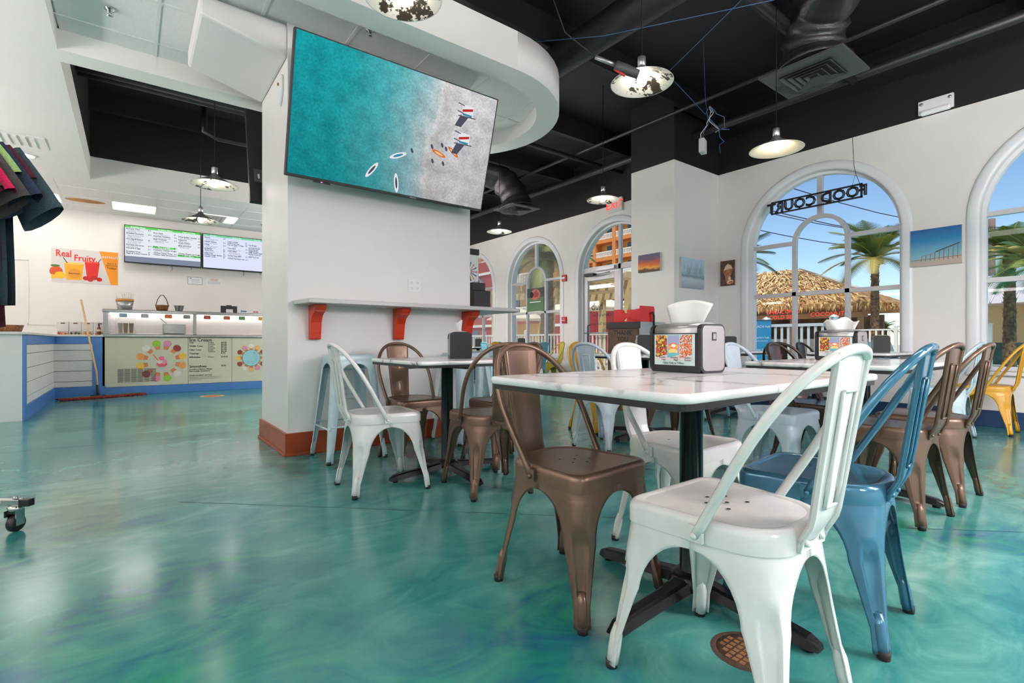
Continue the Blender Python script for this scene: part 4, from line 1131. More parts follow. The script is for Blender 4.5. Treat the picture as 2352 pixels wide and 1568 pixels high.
def paint_dune(F, w_, h_):
    F.rect(-w_ / 2, -h_ / 2, w_ / 2, h_ / 2, gradm('canvas_dune', [(0, rgb(150, 164, 176)), (.3, rgb(196, 206, 212)), (.38, rgb(120, 150, 156)), (.45, rgb(150, 184, 190)), (.6, rgb(190, 214, 226)), (1, rgb(196, 220, 236))], 'Y', -h_ / 2, h_ / 2, .14, 10))
    oat = mat('canvas_oats', rgb(104, 130, 140), .6); rd = random.Random(3)
    for k in range(46):
        x = rd.uniform(-w_ / 2 + .02, w_ / 2 - .03); y = rd.uniform(-.03, .06); F.line(x, y, x + rd.uniform(.005, .03), y + rd.uniform(.04, .12), .003, oat)
canvas('pale canvas of sea oats on a dune on the column side', frame_matrix((6.217, 4.049, 1.806), (1, 0, 0), (0, 0, 1)), .545, .41, paint_dune)

# ================================================================ pendant lamps
M_enam = mat('shade_outer_zinc', rgb(150, 148, 146), .35, metal=.6)
def enamel():
    m = bpy.data.materials.new('shade_chipped_enamel'); m.use_nodes = True; t = m.node_tree; b2 = t.nodes['Principled BSDF']; b2.inputs['Roughness'].default_value = .3
    tc = t.nodes.new('ShaderNodeTexCoord'); n = t.nodes.new('ShaderNodeTexNoise'); n.inputs['Scale'].default_value = 6; n.inputs['Detail'].default_value = 9; n.inputs['Roughness'].default_value = .7
    oi = t.nodes.new('ShaderNodeObjectInfo'); ad = t.nodes.new('ShaderNodeVectorMath'); ad.operation = 'ADD'
    t.links.new(tc.outputs['Object'], ad.inputs[0]); t.links.new(oi.outputs['Location'], ad.inputs[1]); t.links.new(ad.outputs[0], n.inputs['Vector'])
    r = t.nodes.new('ShaderNodeValToRGB'); r.color_ramp.interpolation = 'CONSTANT'; e = r.color_ramp.elements; e[0].color = rgb(236, 230, 222); e[1].position = .54; e[1].color = rgb(62, 54, 46)
    t.links.new(n.outputs['Fac'], r.inputs['Fac']); t.links.new(r.outputs['Color'], b2.inputs['Base Color']); return m
M_clean = mat('shade_cream_enamel', rgb(236, 222, 196), .3); M_chip = enamel(); M_bulb = emat('bulb_glow', (1, .88, .74, 1), 30.0)
M_cord = mat('lamp_cord_black', rgb(26, 26, 28), .6)
def pendant_proto():
    t = thing('pendant_lamp', '', 'lamp')
    R = .21
    s = MB()
    outer = [(.024, .115), (.026, .112), (.034, .095), (.06, .072), (.11, .048), (.17, .018), (R, .0)]
    inner = [(R - .001, -.002), (.168, .012), (.108, .042), (.058, .066), (.03, .09), (.022, .10)]
    s.lathe(outer, M_enam, 40); s.lathe([(R, 0), (R + .003, -.003), (R - .001, -.002)], mat('shade_rim_white', rgb(240, 238, 232), .3), 40)
    s.lathe(inner, M_chip, 40); sh_ = s.build('shade', t, fixn=False)
    c_ = MB(); c_.lathe([(0, .178), (.026, .178), (.028, .172), (.028, .118), (.024, .112)], M_steel, 20); c_.build('socket_cap', t)
    b2 = MB(); b2.lathe([(0, .10), (.014, .10), (.014, .075), (.018, .06), (.031, .03), (.034, .012), (.031, -.006), (.022, -.019), (0, -.026)], M_bulb, 16)
    b2.build('bulb', t)
    return t
PP = [((925, -8, 177), 'pendant lamp with chipped white shade over the television'), ((1474, 190, 139), 'pendant lamp with heavily chipped shade near the diffuser vent'),
      ((1783, 343, 113), 'pendant lamp with clean cream shade before the neon sign window'), ((1385, 459, 73), 'pendant lamp with speckled shade by the exit sign'),
      ((1147, 532, 57), 'small pendant lamp near the far corner window'), ((493, 425, 96), 'pendant lamp hanging in the black ceiling opening'),
      ((461, 507, 74), 'pendant lamp with speckled shade before the menu screens')]
def px_point(x, y, d):
    r_ = (x - 1176) / 1150; u_ = (784 - y) / 1150; c0, s0 = math.cos(YAW), math.sin(YAW)
    return Vector(((s0 + c0 * r_) * d, (c0 - s0 * r_) * d, CAMH + u_ * d))
lamp0 = pendant_proto(); first = True
spots = [(px_point(a[0], a[1], .42 * 1150 / a[2]), lb) for a, lb in PP]
for k, (x, y) in enumerate(((3.2, -1.6), (5.4, -.9), (.2, -1.9), (5.2, -3.0), (1.8, -3.2))):  # more pendants behind the camera, added for interior light
    spots.append((Vector((x, y, 2.62)), 'added unseen pendant lamp with chipped shade by the shop front'))
for p, lb in spots:
    o = lamp0 if first else copy_tree(lamp0); first = False
    o['label'] = lb; o['group'] = 'pendant lamps'; o.location = p
    if 'clean cream' in lb:
        sh_ = [c_ for c_ in o.children if c_.name.startswith('shade')][0]; sh_.data = sh_.data.copy()
        sh_.data.materials[[m_.name for m_ in sh_.data.materials].index(M_chip.name)] = M_clean
    cd = MB(); top = (ZD if True else 0) - p.z
    cd.tube([(0, 0, .176), (0, 0, top)], .004, M_cord, 6); cd.build('cord', o)

# fill lamps added out of view to brighten the room and soffit
LZ = 2.1
M_lin = emat('fill_lamp_glow', (1, .90, .90, 1), LIN_S); M_lin2 = emat('fill_lamp_glow_shop', (1, .90, .90, 1), LIN_S * .52); M_lin4 = emat('fill_lamp_glow_tables', (1, .93, .92, 1), LIN_S * .16); M_lin3 = emat('fill_lamp_glow_far', (1, .90, .87, 1), LIN_S * .6)
for k, (x, y, sd) in enumerate(((2.6, -1.2, 0), (3.9, -1.5, 0), (1.0, -2.6, 0), (3.5, -2.9, 0), (5.0, -3.2, 0), (-1.7, .5, 1), (-1.7, -1.7, 1), (-3.1, 2.2, 1), (-3.3, -.6, 1), (-2.3, 4.1, 1), (-2.6, 6.3, 1), (-3.0, 8.3, 1), (2.9, 6.5, 2), (3.5, 7.9, 2), (4.1, 9.4, 2), (1.1, 1.5, 3), (2.7, .5, 3))):
    t = thing('added_fill_lamp', 'added unseen linear fill lamp over the %s of the room' % ('shop front tables', 'shop side', 'aisle beyond the wing wall', 'front marble tables')[sd], 'lamp', (x, y, (LZ := (1.95, 2.1, 2.3, 2.86)[sd])), 0, 'added unseen fill lamps')
    b_ = MB(); b_.box((-.11, -.62, .0), (.11, .62, .07), (M_lin, M_lin2, M_lin3, M_lin4)[sd]); b_.build('diffuser', t, bevel=.01)
    if sd == 1: b_ = MB(); b_.box((-.13, -.63, -.03), (.13, .63, -.004), M_grid); b_.build('downlight_blocker', t)  # tray added to keep this lamp's light off the floor
    b_ = MB(); b_.box((-.12, -.64, .02), (.12, -.62, .05), M_grid); b_.box((-.12, .62, .02), (.12, .64, .05), M_grid); b_.build('end_cap', t)
    b_ = MB(); zt = (ZS if sd == 1 else ZD) - LZ
    for yy in (-.5, .5): b_.tube([(0, yy, .07), (0, yy, zt)], .003, M_cord, 5)
    b_.build('suspension_wire', t)
# recessed light seen past the clothes
t = thing('ceiling_light', 'small bright downlight in the white soffit beside the clothes', 'ceiling light', (-1.01, 8.31, ZS - .012))
b_ = MB(); b_.lathe([(0, 0), (.085, 0), (.085, .012)], emat('downlight_glow', (1, .96, .9, 1), 14), 20); b_.build('diffuser', t)
b_ = MB(); b_.lathe([(.085, -.004), (.10, -.002), (.10, .012)], M_grid, 20); b_.build('trim_ring', t)

# ================================================================ vents and ducts
M_ventd = mat('vent_slot_dark', rgb(14, 14, 15), .7)
M_duct = mat('black_flex_duct', rgb(36, 35, 36), .38, bump=(28, .5))
def diffuser(label, x, y, z, w_, h_, duct):
    t = thing('ceiling_vent', label, 'vent', (x, y, z))
    b2 = MB(); b2.box((-w_ / 2, -h_ / 2, 0), (w_ / 2, h_ / 2, .02), M_vent); b2.box((-w_ * .31, -h_ * .31, -.002), (w_ * .31, h_ * .31, .001), M_ventd); b2.build('face_plate', t, bevel=.004)
    for k in range(4):
        f0, f1 = .31 - k * .075, .31 - k * .075 - .035
        lo = MB(); zt, zb_ = -.006 - .003 * k, -.016 - .003 * k
        for sx, sy in ((1, 0), (-1, 0), (0, 1), (0, -1)):
            if sx: lo.add([(sx * w_ * f0, -h_ * f0, zb_), (sx * w_ * f0, h_ * f0, zb_), (sx * w_ * f1, h_ * f1, zt + .006), (sx * w_ * f1, -h_ * f1, zt + .006)], [(0, 1, 2, 3)], M_vent)
            else: lo.add([(-w_ * f0, sy * h_ * f0, zb_), (w_ * f0, sy * h_ * f0, zb_), (w_ * f1, sy * h_ * f1, zt + .006), (-w_ * f1, sy * h_ * f1, zt + .006)], [(0, 1, 2, 3)], M_vent)
        lo.build('louvre', t, solid=.003)
    d_ = MB(); pts = [Vector(q) for q in duct]; n = 24; P_ = []
    for k in range(n + 1):
        u = k / n * (len(pts) - 1); i = min(int(u), len(pts) - 2); f = u - i
        p0 = pts[max(i - 1, 0)]; p1 = pts[i]; p2 = pts[i + 1]; p3 = pts[min(i + 2, len(pts) - 1)]
        P_.append(.5 * ((2 * p1) + (p2 - p0) * f + (2 * p0 - 5 * p1 + 4 * p2 - p3) * f * f + (3 * p1 - p0 - 3 * p2 + p3) * f ** 3))
    rr = [.25 + .022 * math.sin(k * 2.3) + (.08 * max(0, 1 - k / 4)) for k in range(n + 1)]
    d_.tube(P_, rr, M_duct, 20); d_.build('flex_duct', t)
diffuser('square black ceiling diffuser with crumpled flexible duct above the tables', 4.97, 1.98, 3.30, .62, .70, [(.0, .0, .02), (.0, .0, .28), (-.2, -.2, .55), (-.9, -.9, .66), (-2.0, -2.0, .66)])
diffuser('smaller black ceiling diffuser with flexible duct near the far windows', 5.70, 7.34, 3.30, .62, .62, [(0, 0, .02), (-.05, .05, .3), (-.4, .25, .66), (-1.5, .5, .74), (-2.4, .6, .74)])
# white supply grille in soffit beside the clothes
t = thing('ceiling_vent', 'white supply grille in the soffit above the hanging clothes', 'vent', (-.98, 7.72, ZS - .012))
b_ = MB(); b_.box((-.22, -.22, 0), (.22, .22, .012), M_grid); b_.build('face_plate', t, bevel=.004)
for k in range(5):
    l_ = MB(); l_.box((-.17 + k * .07, -.17, -.012), (-.15 + k * .07, .17, 0), M_grid); l_.build('louvre', t)
t = thing('ceiling_vent', 'white slotted vent between the troffers over the counter', 'vent', (1.1, 10.55, ZS - .004))
b_ = MB(); b_.box((-.28, -.28, 0), (.28, .28, .006), M_grid); b_.build('face_plate', t)
for k in range(7):
    l_ = MB(); l_.box((-.24 + k * .075, -.24, -.014), (-.21 + k * .075, .24, 0), mat('vent_slat_beige', rgb(190, 180, 164), .5)); l_.build('louvre', t)

# pipes, conduits and cables under the black deck
def pipe(name, label, pts, r_, m, cat='pipe'):
    b2 = MB(); b2.tube(pts, r_, m, 10); o = b2.build(name); tag(o, label, cat); return o
pipe('ceiling_pipe', 'black sprinkler pipe running beside the window wall', [(6.3, -4, 3.75), (6.3, 11.2, 3.75)], .05, M_blackp)
pipe('ceiling_pipe', 'thin black conduit along the window wall under the deck', [(5.75, -4, 3.9), (5.75, 11.2, 3.9)], .025, M_blackp)
pipe('ceiling_duct', 'long black round duct above the dining tables', [(3.6, -4, 3.83), (3.6, 11.2, 3.83)], .16, M_duct, 'duct')
pipe('ceiling_pipe', 'black pipe crossing toward the window wall', [(2.2, 2.1, 3.72), (6.3, 2.1, 3.72)], .045, M_blackp)
pipe('ceiling_pipe', 'black conduit crossing above the column', [(1, 5.9, 3.86), (6.9, 5.9, 3.86)], .035, M_blackp)
pipe('ceiling_pipe', 'black sprinkler main above the counter opening', [(-.44, 6.6, 3.62), (3.4, 6.6, 3.62)], .06, M_blackp)
pipe('ceiling_pipe', 'second black pipe above the counter opening', [(-.44, 6.85, 3.66), (3.4, 6.85, 3.66)], .045, M_blackp)
pipe('ceiling_pipe', 'lower black pipe elbowed above the counter opening', [(.75, 7.5, 3.9), (.75, 7.5, 3.55), (.9, 7.5, 3.5), (3.4, 7.5, 3.5)], .035, M_blackp)
M_bcab = mat('blue_data_cable', rgb(58, 92, 132), .5)
pipe('data_cable', 'blue data cable draped under the deck toward the diffuser', [(3.0, 3.6, 3.66), (3.4, 3.1, 3.62), (4.2, 1.9, 3.64), (6.0, .2, 3.72)], .0035, M_bcab, 'cable')
pipe('data_cable', 'blue data cable drooping past the chipped pendant', [(3.6, 1.2, 3.7), (3.9, 2.2, 3.55), (4.2, 3.0, 3.5), tuple(px_point(1620, 262, 5.4))], .0035, M_bcab, 'cable')
t = thing('cable_bundle', 'tangle of blue and white cable ends hanging by the column', 'cable', px_point(1630, 275, 5.4))
b_ = MB(); rd = random.Random(5)
for k in range(4):
    p = [Vector((0, 0, .15))]
    for j in range(7): p.append(p[-1] + Vector((rd.uniform(-.05, .09), rd.uniform(-.06, .05), rd.uniform(-.09, -.0))))
    b_.tube(p, .004, M_bcab if k % 2 else mat('white_cable', rgb(200, 200, 200), .5), 5)
b_.build('loose_wire', t)
t = thing('access_point', 'small white box hanging from cables near the column', 'box', px_point(1614, 352, 5.4), .3)
b_ = MB(); b_.box((-.055, -.03, 0), (.055, .03, .15), mat('box_white', rgb(198, 198, 202), .4)); b_.build('case', t, bevel=.008)
b_ = MB(); b_.tube([(0, 0, .15), (.03, .0, .24), (.0, -.06, .3), (.03, -.02, .6), (0, 0, ZD - px_point(1614, 352, 5.4).z)], .003, M_bcab, 5); b_.build('lead', t)
pr = px_point(1390, 140, 3.3)
t = thing('ceiling_spotlight', 'stubby dark ceiling fitting with red and white collar beside the chipped pendant', 'spotlight', pr, 0)
b_ = MB(); d0 = Vector((.175, -.133, -.09)); b_.tube([d0 * -.3, d0 * .3], .014, M_disp, 10); b_.build('connector', t)
b_ = MB(); b_.tube([d0 * .3, d0 * .62, d0 * 1.0], [.03, .034, .028], M_vent, 14); b_.build('barrel', t)
b_ = MB(); b_.tube([d0 * .3 + Vector((0, 0, -.03)), d0 * .6 + Vector((0, 0, -.045))], .008, M_red, 8); b_.build('lever', t)
b_ = MB(); b_.tube([d0 * -.3, d0 * -1.2 + Vector((0, 0, .08)), d0 * -2 + Vector((0, 0, .5))], .004, M_cord, 6); b_.build('wire', t)
def sprinkler(label, p, m):
    t = thing('sprinkler_head', label, 'sprinkler', p)
    b2 = MB(); b2.lathe([(0, 0), (.035, 0), (.035, -.005), (.014, -.012), (.012, -.03), (.0, -.03)], m, 16); b2.build('escutcheon', t)
    b2 = MB(); b2.lathe([(0, -.055), (.02, -.053), (.02, -.05), (0, -.05)], m, 12)
    for sx in (-1, 1): b2.tube([(sx * .008, 0, -.028), (sx * .013, 0, -.04), (sx * .004, 0, -.052)], .0025, m, 5)
    b2.build('deflector', t)
sprinkler('chrome sprinkler head in the tile above the television', (1.46, 3.72, ZS + .152), mat('chrome', rgb(210, 208, 206), .12, 1.0))
sprinkler('chrome sprinkler head above the shop side of the tray', (-.12, 4.62, ZS + .152), mat('chrome', rgb(210, 208, 206), .12, 1.0))
sprinkler('small sprinkler head in the ceiling over the counter', (2.0, 10.55, ZS + .004), mat('chrome', rgb(210, 208, 206), .12, 1.0))
# ================================================================ serving counter
M_plankw = mat('shiplap_white', rgb(226, 226, 222), .45, noise=(5, .05))
M_top = mat('counter_top_white', rgb(222, 220, 216), .3)
M_gapdk = mat('gap_dark', rgb(70, 74, 78), .8)
CT = .965
ct = thing('service_counter', 'blue framed shiplap service counter in the corner', 'counter', (-.918, 7.53, 0))
b_ = MB(); b_.box((-3.2, .02, 0), (-.02, 2.68, CT - .03), M_gapdk); b_.box((-.03, 2.68, 0), (.56, 3.6, CT - .03), M_gapdk); b_.build('carcass', ct)
b_ = MB(); b_.box((-3.2, 0, 0), (-.02, .02, CT - .03), M_white); b_.build('end_panel', ct)
b_ = MB()   # blue frame: long side (faces +x) and short side (faces -y)
for a, c_ in (((-.02, 0, 0), (.005, .10, CT - .03)), ((-.02, .10, CT - .14), (.005, 2.66, CT - .03)), ((-.02, .10, 0), (.008, 2.66, .16)),
              ((-.02, 2.64, CT - .14), (.56, 2.665, CT - .03)), ((.44, 2.64, .16), (.56, 2.665, CT - .14)), ((-.02, 2.636, 0), (.60, 2.665, .16))): b_.box(a, c_, M_blue)
b_.build('blue_frame', ct, bevel=.003)
zz = [.16, .245, .405, .565, .725, CT - .14]
for k in range(5):
    p = MB(); p.box((-.02, .10, zz[k] + .0035), (-.006, 2.66, zz[k + 1] - .0035), M_plankw); p.build('plank', ct)
    p = MB(); p.box((-.02, 2.652, zz[k] + .0035), (.44, 2.68, zz[k + 1] - .0035), M_plankw); p.build('plank', ct)
b_ = MB(); b_.prism([(-3.2, -.03), (.03, -.03), (.03, 2.62), (.575, 2.62), (.575, 3.78), (-3.2, 3.78)], CT - .03, CT, M_top); b_.build('worktop', ct, bevel=.006)

# ================================================================ ice cream freezer
FX0, FX1, FY = -.33, 2.75, 10.18
fz = thing('ice_cream_freezer', 'long ice cream freezer with printed front and glass case', 'freezer', (FX0, FY, 0))
L_ = FX1 - FX0
M_fpan = mat('freezer_panel_sage', rgb(206, 206, 182), .4); M_stl = mat('freezer_steel', rgb(170, 168, 166), .22, metal=.9)
b_ = MB(); b_.box((0, .02, .13), (L_, .8, .93), mat('freezer_body', rgb(210, 208, 196), .5)); b_.build('body', fz)
for x0, x1 in ((.0, 1.105), (1.11, 1.765), (1.77, L_)):
    p = MB(); p.box((x0, -.004, .135), (x1, .02, .925), M_fpan); p.build('front_panel', fz, bevel=.003)
b_ = MB(); b_.box((-.03, -.03, .928), (L_, .8, .985), M_stl); b_.build('mid_rail', fz, bevel=.012)
b_ = MB(); b_.box((-.03, -.02, 1.325), (L_, .42, 1.375), M_stl); b_.build('top_rail', fz, bevel=.008)
for x0, x1 in ((-.02, .04), (1.18, 1.23), (2.6, 2.65)):
    b_ = MB(); b_.box((x0, -.01, .985), (x1, .05, 1.325), M_stl); b_.build('mullion', fz)
M_casew = mat('case_frosted_liner', rgb(214, 208, 204), .5)
b_ = MB(); b_.box((.0, .40, .985), (L_, .42, 1.325), M_casew); b_.box((.0, .03, .985), (L_, .42, .99), M_casew); b_.build('case_liner', fz)
b_ = MB(); b_.box((.05, .30, 1.31), (2.55, .36, 1.323), emat('case_lamp', (1, .96, .92, 1), 9)); b_.build('case_lamp', fz)
for x0, x1 in ((.04, 1.18), (1.23, 2.6)):
    p = MB(); p.box((x0, .012, .985), (x1, .018, 1.325), glass('case_glass', (.98, .98, .98, 1), .06)); p.build('pane', fz)
b_ = MB(); b_.box((-.1, -.05, 0), (L_, .1, .13), M_blue); b_.build('blue_plinth', fz, bevel=.004)
FM = frame_matrix((0, -.0045, 0), (1, 0, 0), (0, 0, 1))
F = Flat(FM)
sc_c = {'lime': rgb(150, 200, 60), 'pink': rgb(232, 150, 180), 'choc': rgb(150, 60, 54), 'peach': rgb(240, 180, 110), 'orange': rgb(240, 166, 96), 'van': rgb(240, 234, 222), 'mango': rgb(242, 196, 84), 'rose': rgb(226, 110, 140)}
M_cone = mat('print_waffle_cone', rgb(206, 130, 76), .6)
def scoop(F, cx, cy, a, r, key):
    M2 = mat('print_scoop_' + key, sc_c[key], .6, noise=(40, .18))
    dx, dy = math.cos(a), math.sin(a); px_, py_ = -dy, dx
    ix, iy = cx - dx * r * .9, cy - dy * r * .9
    F.poly([(cx + px_ * r * .62, cy + py_ * r * .62), (cx - px_ * r * .62, cy - py_ * r * .62), (ix - dx * r * .35 - px_ * r * .42, iy - dy * r * .35 - py_ * r * .42), (ix - dx * r * .35 + px_ * r * .42, iy - dy * r * .35 + py_ * r * .42)], M_cone)
    F.ell(cx + dx * r * .2, cy + dy * r * .2, r * .82, r * .74, M2, a + PI / 2, 20)
ring = ['lime', 'van', 'orange', 'mango', 'choc', 'pink', 'lime', 'van', 'orange', 'mango', 'choc', 'pink']
CX0, CZ0 = .74, .535
for k in range(12):
    a = PI / 2 + .26 + 2 * PI * k / 12; scoop(F, CX0 + .285 * math.cos(a), CZ0 + .285 * math.sin(a), a, .072, ring[k])
gl_ = mat('print_glass', rgb(196, 206, 214), .5)
F.ell(CX0, CZ0 - .16, .06, .012, gl_); F.poly([(CX0 - .012, CZ0 - .16), (CX0 + .012, CZ0 - .16), (CX0 + .02, CZ0 - .08), (CX0 - .02, CZ0 - .08)], gl_); F.ell(CX0, CZ0 - .05, .075, .05, mat('print_syrup', rgb(214, 90, 110), .5)); F.ell(CX0 + .03, CZ0 - .01, .04, .04, mat('print_scoop_pink', sc_c['pink'], .6)); F.ell(CX0 - .03, CZ0 - .005, .04, .04, mat('print_scoop_van', sc_c['van'], .6)); F.ell(CX0 - .005, CZ0 + .045, .04, .035, mat('print_scoop_rose', sc_c['rose'], .6)); F.line(CX0 - .12, CZ0 + .11, CX0 - .05, CZ0 + .01, .014, mat('print_straw', rgb(232, 120, 90), .5))
HX, HZ = 2.08, .56
hubring = ['van', 'pink', 'choc', 'mango', 'choc', 'van', 'peach', 'pink', 'choc', 'mango', 'choc', 'peach']
for k in range(12):
    a = PI / 2 + 2 * PI * k / 12; scoop(F, HX + .205 * math.cos(a), HZ + .205 * math.sin(a), a, .052, hubring[k])
F.ell(HX, HZ, .150, .150, mat('print_hub_green', rgb(40, 110, 110), .5), n=32); F.ell(HX, HZ, .144, .144, mat('print_hub_aqua', rgb(150, 206, 214), .5), n=32)
F.ring(HX + .05, HZ + .09, .010, .016, mat('print_hub_green', rgb(40, 110, 110), .5)); 
for cx, cz in ((.07, .04), (.08, -.03), (.03, -.085), (-.05, -.07)): F.ring(HX + cx, HZ + cz, .018, .021, mat('print_hub_green', rgb(40, 110, 110), .5))
# slotted grille printed panel is real louvres below
F.build(fz, 'front_print')['kind'] = 'stuff'
for k in range(6):
    for j in range(1): pass
    g_ = MB()
    for j in range(13): g_.box((.16 + k * .085, -.007, .205 + j * .017), (.235 + k * .085, -.003, .213 + j * .017), M_gapdk)
    g_.build('vent_grille', fz)['kind'] = 'stuff'
INK = mat('print_dark_ink', rgb(34, 44, 44), .6)
text('lettering', 'hub', fz, FM, HX - .02, HZ + .005, .006, .105, INK, 'CENTER', bold=.001)
text('lettering', 'Ice Cream', fz, FM, 1.125, .885, .002, .08, INK, bold=.0012)
rows_ = [('Cup', 'Single', '$4.99'), ('', 'Double', '$6.49'), ('Waffle Cone', 'Single', '$5.99'), ('', 'Double', '$7.49'), ('Cake Cone', 'Single', '$4.99'), ('', 'Double', '$6.49'), ('Toppings', '', '0.75'), ('', '', ''), ('Milkshakes', 'Classic', '$10.00')]
for k, (a, c_, d_) in enumerate(rows_):
    z_ = .842 - k * .0315
    if a: text('lettering', a, fz, FM, 1.125, z_, .002, .038, INK, bold=.0008)
    if c_: text('lettering', c_, fz, FM, 1.40, z_, .002, .036, INK)
    if d_: text('lettering', d_, fz, FM, 1.60, z_, .002, .038, INK, bold=.0008)
text('lettering', 'Smoothies', fz, FM, 1.125, .43, .002, .06, INK, bold=.0012); text('lettering', '$6.50', fz, FM, 1.60, .435, .002, .034, INK, bold=.0008)
text('lettering', 'Strawberry Banana, Mango,', fz, FM, 1.125, .382, .002, .031, INK, bold=.0006); text('lettering', 'Pina Colada, Strawberry', fz, FM, 1.125, .350, .002, .031, INK, bold=.0006)
text('lettering', 'FOOD ALLERGY NOTICE', fz, FM, 1.125, .275, .002, .03, INK, bold=.0006)
for k, s_ in enumerate(('PLEASE BE ADVISED THAT FOOD PREPARED HERE MAY CONTAIN', 'THESE INGREDIENTS: MILK, EGGS, WHEAT, SOYBEAN, PEANUTS', 'TREE NUTS, FISH & SHELLFISH')):
    text('lettering', s_, fz, FM, 1.125, .245 - k * .024, .002, .0155, INK)
# price cards and things behind the glass
tagc = [rgb(150, 176, 196), rgb(186, 190, 194), rgb(214, 110, 50), rgb(150, 150, 140), rgb(200, 70, 70), rgb(190, 100, 50), rgb(90, 140, 70), rgb(222, 160, 50)]
for k, x in enumerate((.18, .46, .78, 1.04, 1.34, 1.64, 1.88, 2.2)):
    q = MB(); q.box((x, .005, 1.25), (x + .1, .010, 1.315), mat('price_card_%d' % k, tagc[k], .5, noise=(30, .3))); q.build('price_card', fz)
t = thing('cup_holder', 'clear box of stacked paper cups inside the freezer case', 'cup holder', (FX0 + .26, FY + .2, .99))
b_ = MB(); b_.box((-.13, -.1, 0), (.13, .1, .25), glass('acrylic', (.95, .95, .95, 1), .05)); b_.build('acrylic_box', t)
for k, (x, c_) in enumerate(((-.07, rgb(236, 230, 220)), (.0, rgb(206, 170, 110)), (.075, rgb(190, 160, 110)))):
    q = MB(); q.lathe([(0, .01), (.022, .01), (.033, .17), (.035, .17)], mat('paper_cup_%d' % k, c_, .6), 16, Matrix.Translation((x, -.02, 0))); q.build('paper_cup', t)
t = thing('topping_tub', 'grey steel topping tub inside the freezer case', 'tub', (FX0 + .92, FY + .22, .99))
b_ = MB(); b_.box((-.16, -.1, 0), (.16, .1, .17), M_stl); b_.build('tub_body', t, bevel=.01)
b_ = MB(); b_.tube([(-.1, -.02, .17), (-.2, -.06, .26)], .006, M_stl, 6); b_.build('scoop_handle', t)

# ================================================================ things on the freezer and counter
M_wick = mat('wicker', rgb(150, 100, 56), .7, noise=(60, .5, rgb(90, 56, 30), 3), bump=(120, .6)); M_galv = mat('galvanised', rgb(190, 192, 194), .35, metal=.7, noise=(30, .15))
ZF = 1.375
t = thing('straw_bucket', 'galvanised bucket full of pale straws on the freezer', 'bucket', (-.08, 10.36, ZF))
b_ = MB(); b_.lathe([(0, 0), (.095, 0), (.115, .15), (.11, .15), (.092, .01), (0, .01)], M_galv, 24); b_.build('pail', t)
b_ = MB(); b_.lathe([(.112, .135), (.12, .14), (.12, .175), (.112, .18)], mat('straw_band', rgb(190, 130, 62), .6), 24); b_.build('rope_band', t)
b_ = MB(); rd = random.Random(2)
for k in range(34):
    a = rd.uniform(0, 2 * PI); r0 = rd.uniform(0, .085); b_.tube([(r0 * math.cos(a), r0 * math.sin(a), .05), (r0 * 1.45 * math.cos(a), r0 * 1.45 * math.sin(a), rd.uniform(.25, .30))], .006, mat('paper_straw', rgb(236, 232, 226), .5), 6)
b_.build('straws', t)['kind'] = 'stuff'
b_ = MB(); b_.tube([(-.112, 0, .13), (-.10, -.09, .06), (0, -.13, .03), (.10, -.09, .06), (.112, 0, .13)], .004, M_galv, 6); b_.build('bail_handle', t)
t = thing('gift_basket', 'small wicker basket with a tall loop handle on the freezer', 'basket', (.42, 10.36, ZF))
b_ = MB(); b_.lathe([(0, 0), (.075, 0), (.10, .10), (.094, .10), (.07, .01), (0, .01)], M_wick, 20); b_.build('basket_body', t)
b_ = MB()
for q in (-.012, .012): b_.tube([(-.09, q, .09), (-.06, q, .2), (-.02, q, .27), (.02, q, .27), (.06, q, .2), (.09, q, .09)], .007, M_wick, 6)
b_.build('loop_handle', t)
t = thing('tip_pail', 'little silver pail beside the wicker basket', 'pail', (.66, 10.36, ZF))
b_ = MB(); b_.lathe([(0, 0), (.05, 0), (.072, .10), (.076, .10), (.068, .10), (.046, .01)], M_galv, 20); b_.build('pail', t)
b_ = MB(); b_.tube([(-.07, 0, .095), (-.09, 0, .11), (.09, 0, .11), (.07, 0, .095)], .003, M_galv, 5); b_.build('bail_handle', t)
t = thing('card_terminal', 'black payment stand with pale keypad on the freezer', 'card terminal', (1.42, 10.36, ZF))
b_ = MB(); b_.box((-.13, 0, 0), (.13, .05, .13), M_dark); b_.box((-.05, -.004, .0), (.06, .0, .07), M_plate); b_.box((-.04, 0, .13), (.04, .04, .145), M_dark); b_.build('stand', t, bevel=.006)
t = thing('leaflet_box', 'small blue and white leaflet box on the freezer', 'leaflet box', (1.66, 10.36, ZF)); b_ = MB(); b_.box((-.045, 0, 0), (.045, .04, .028), M_plate); b_.box((-.045, 0, .028), (.045, .04, .055), mat('leaflet_blue', rgb(60, 130, 180), .5)); b_.build('case', t)
t = thing('leaflet_box', 'small red and white leaflet box on the freezer', 'leaflet box', (1.86, 10.36, ZF)); b_ = MB(); b_.box((-.04, 0, 0), (.04, .04, .025), M_plate); b_.box((-.04, 0, .025), (.04, .04, .045), M_red); b_.build('case', t)
dispenser(2.16, 10.36, 10, 'black napkin dispenser at the end of the freezer', False, True, False, ZF)
t = thing('wicker_tray', 'shallow woven tray on the counter under the clothes', 'basket', (-1.22, 8.75, CT))
b_ = MB(); b_.lathe([(0, 0), (.12, 0), (.15, .10), (.143, .10), (.115, .01), (0, .01)], M_wick, 20); b_.build('basket_body', t)
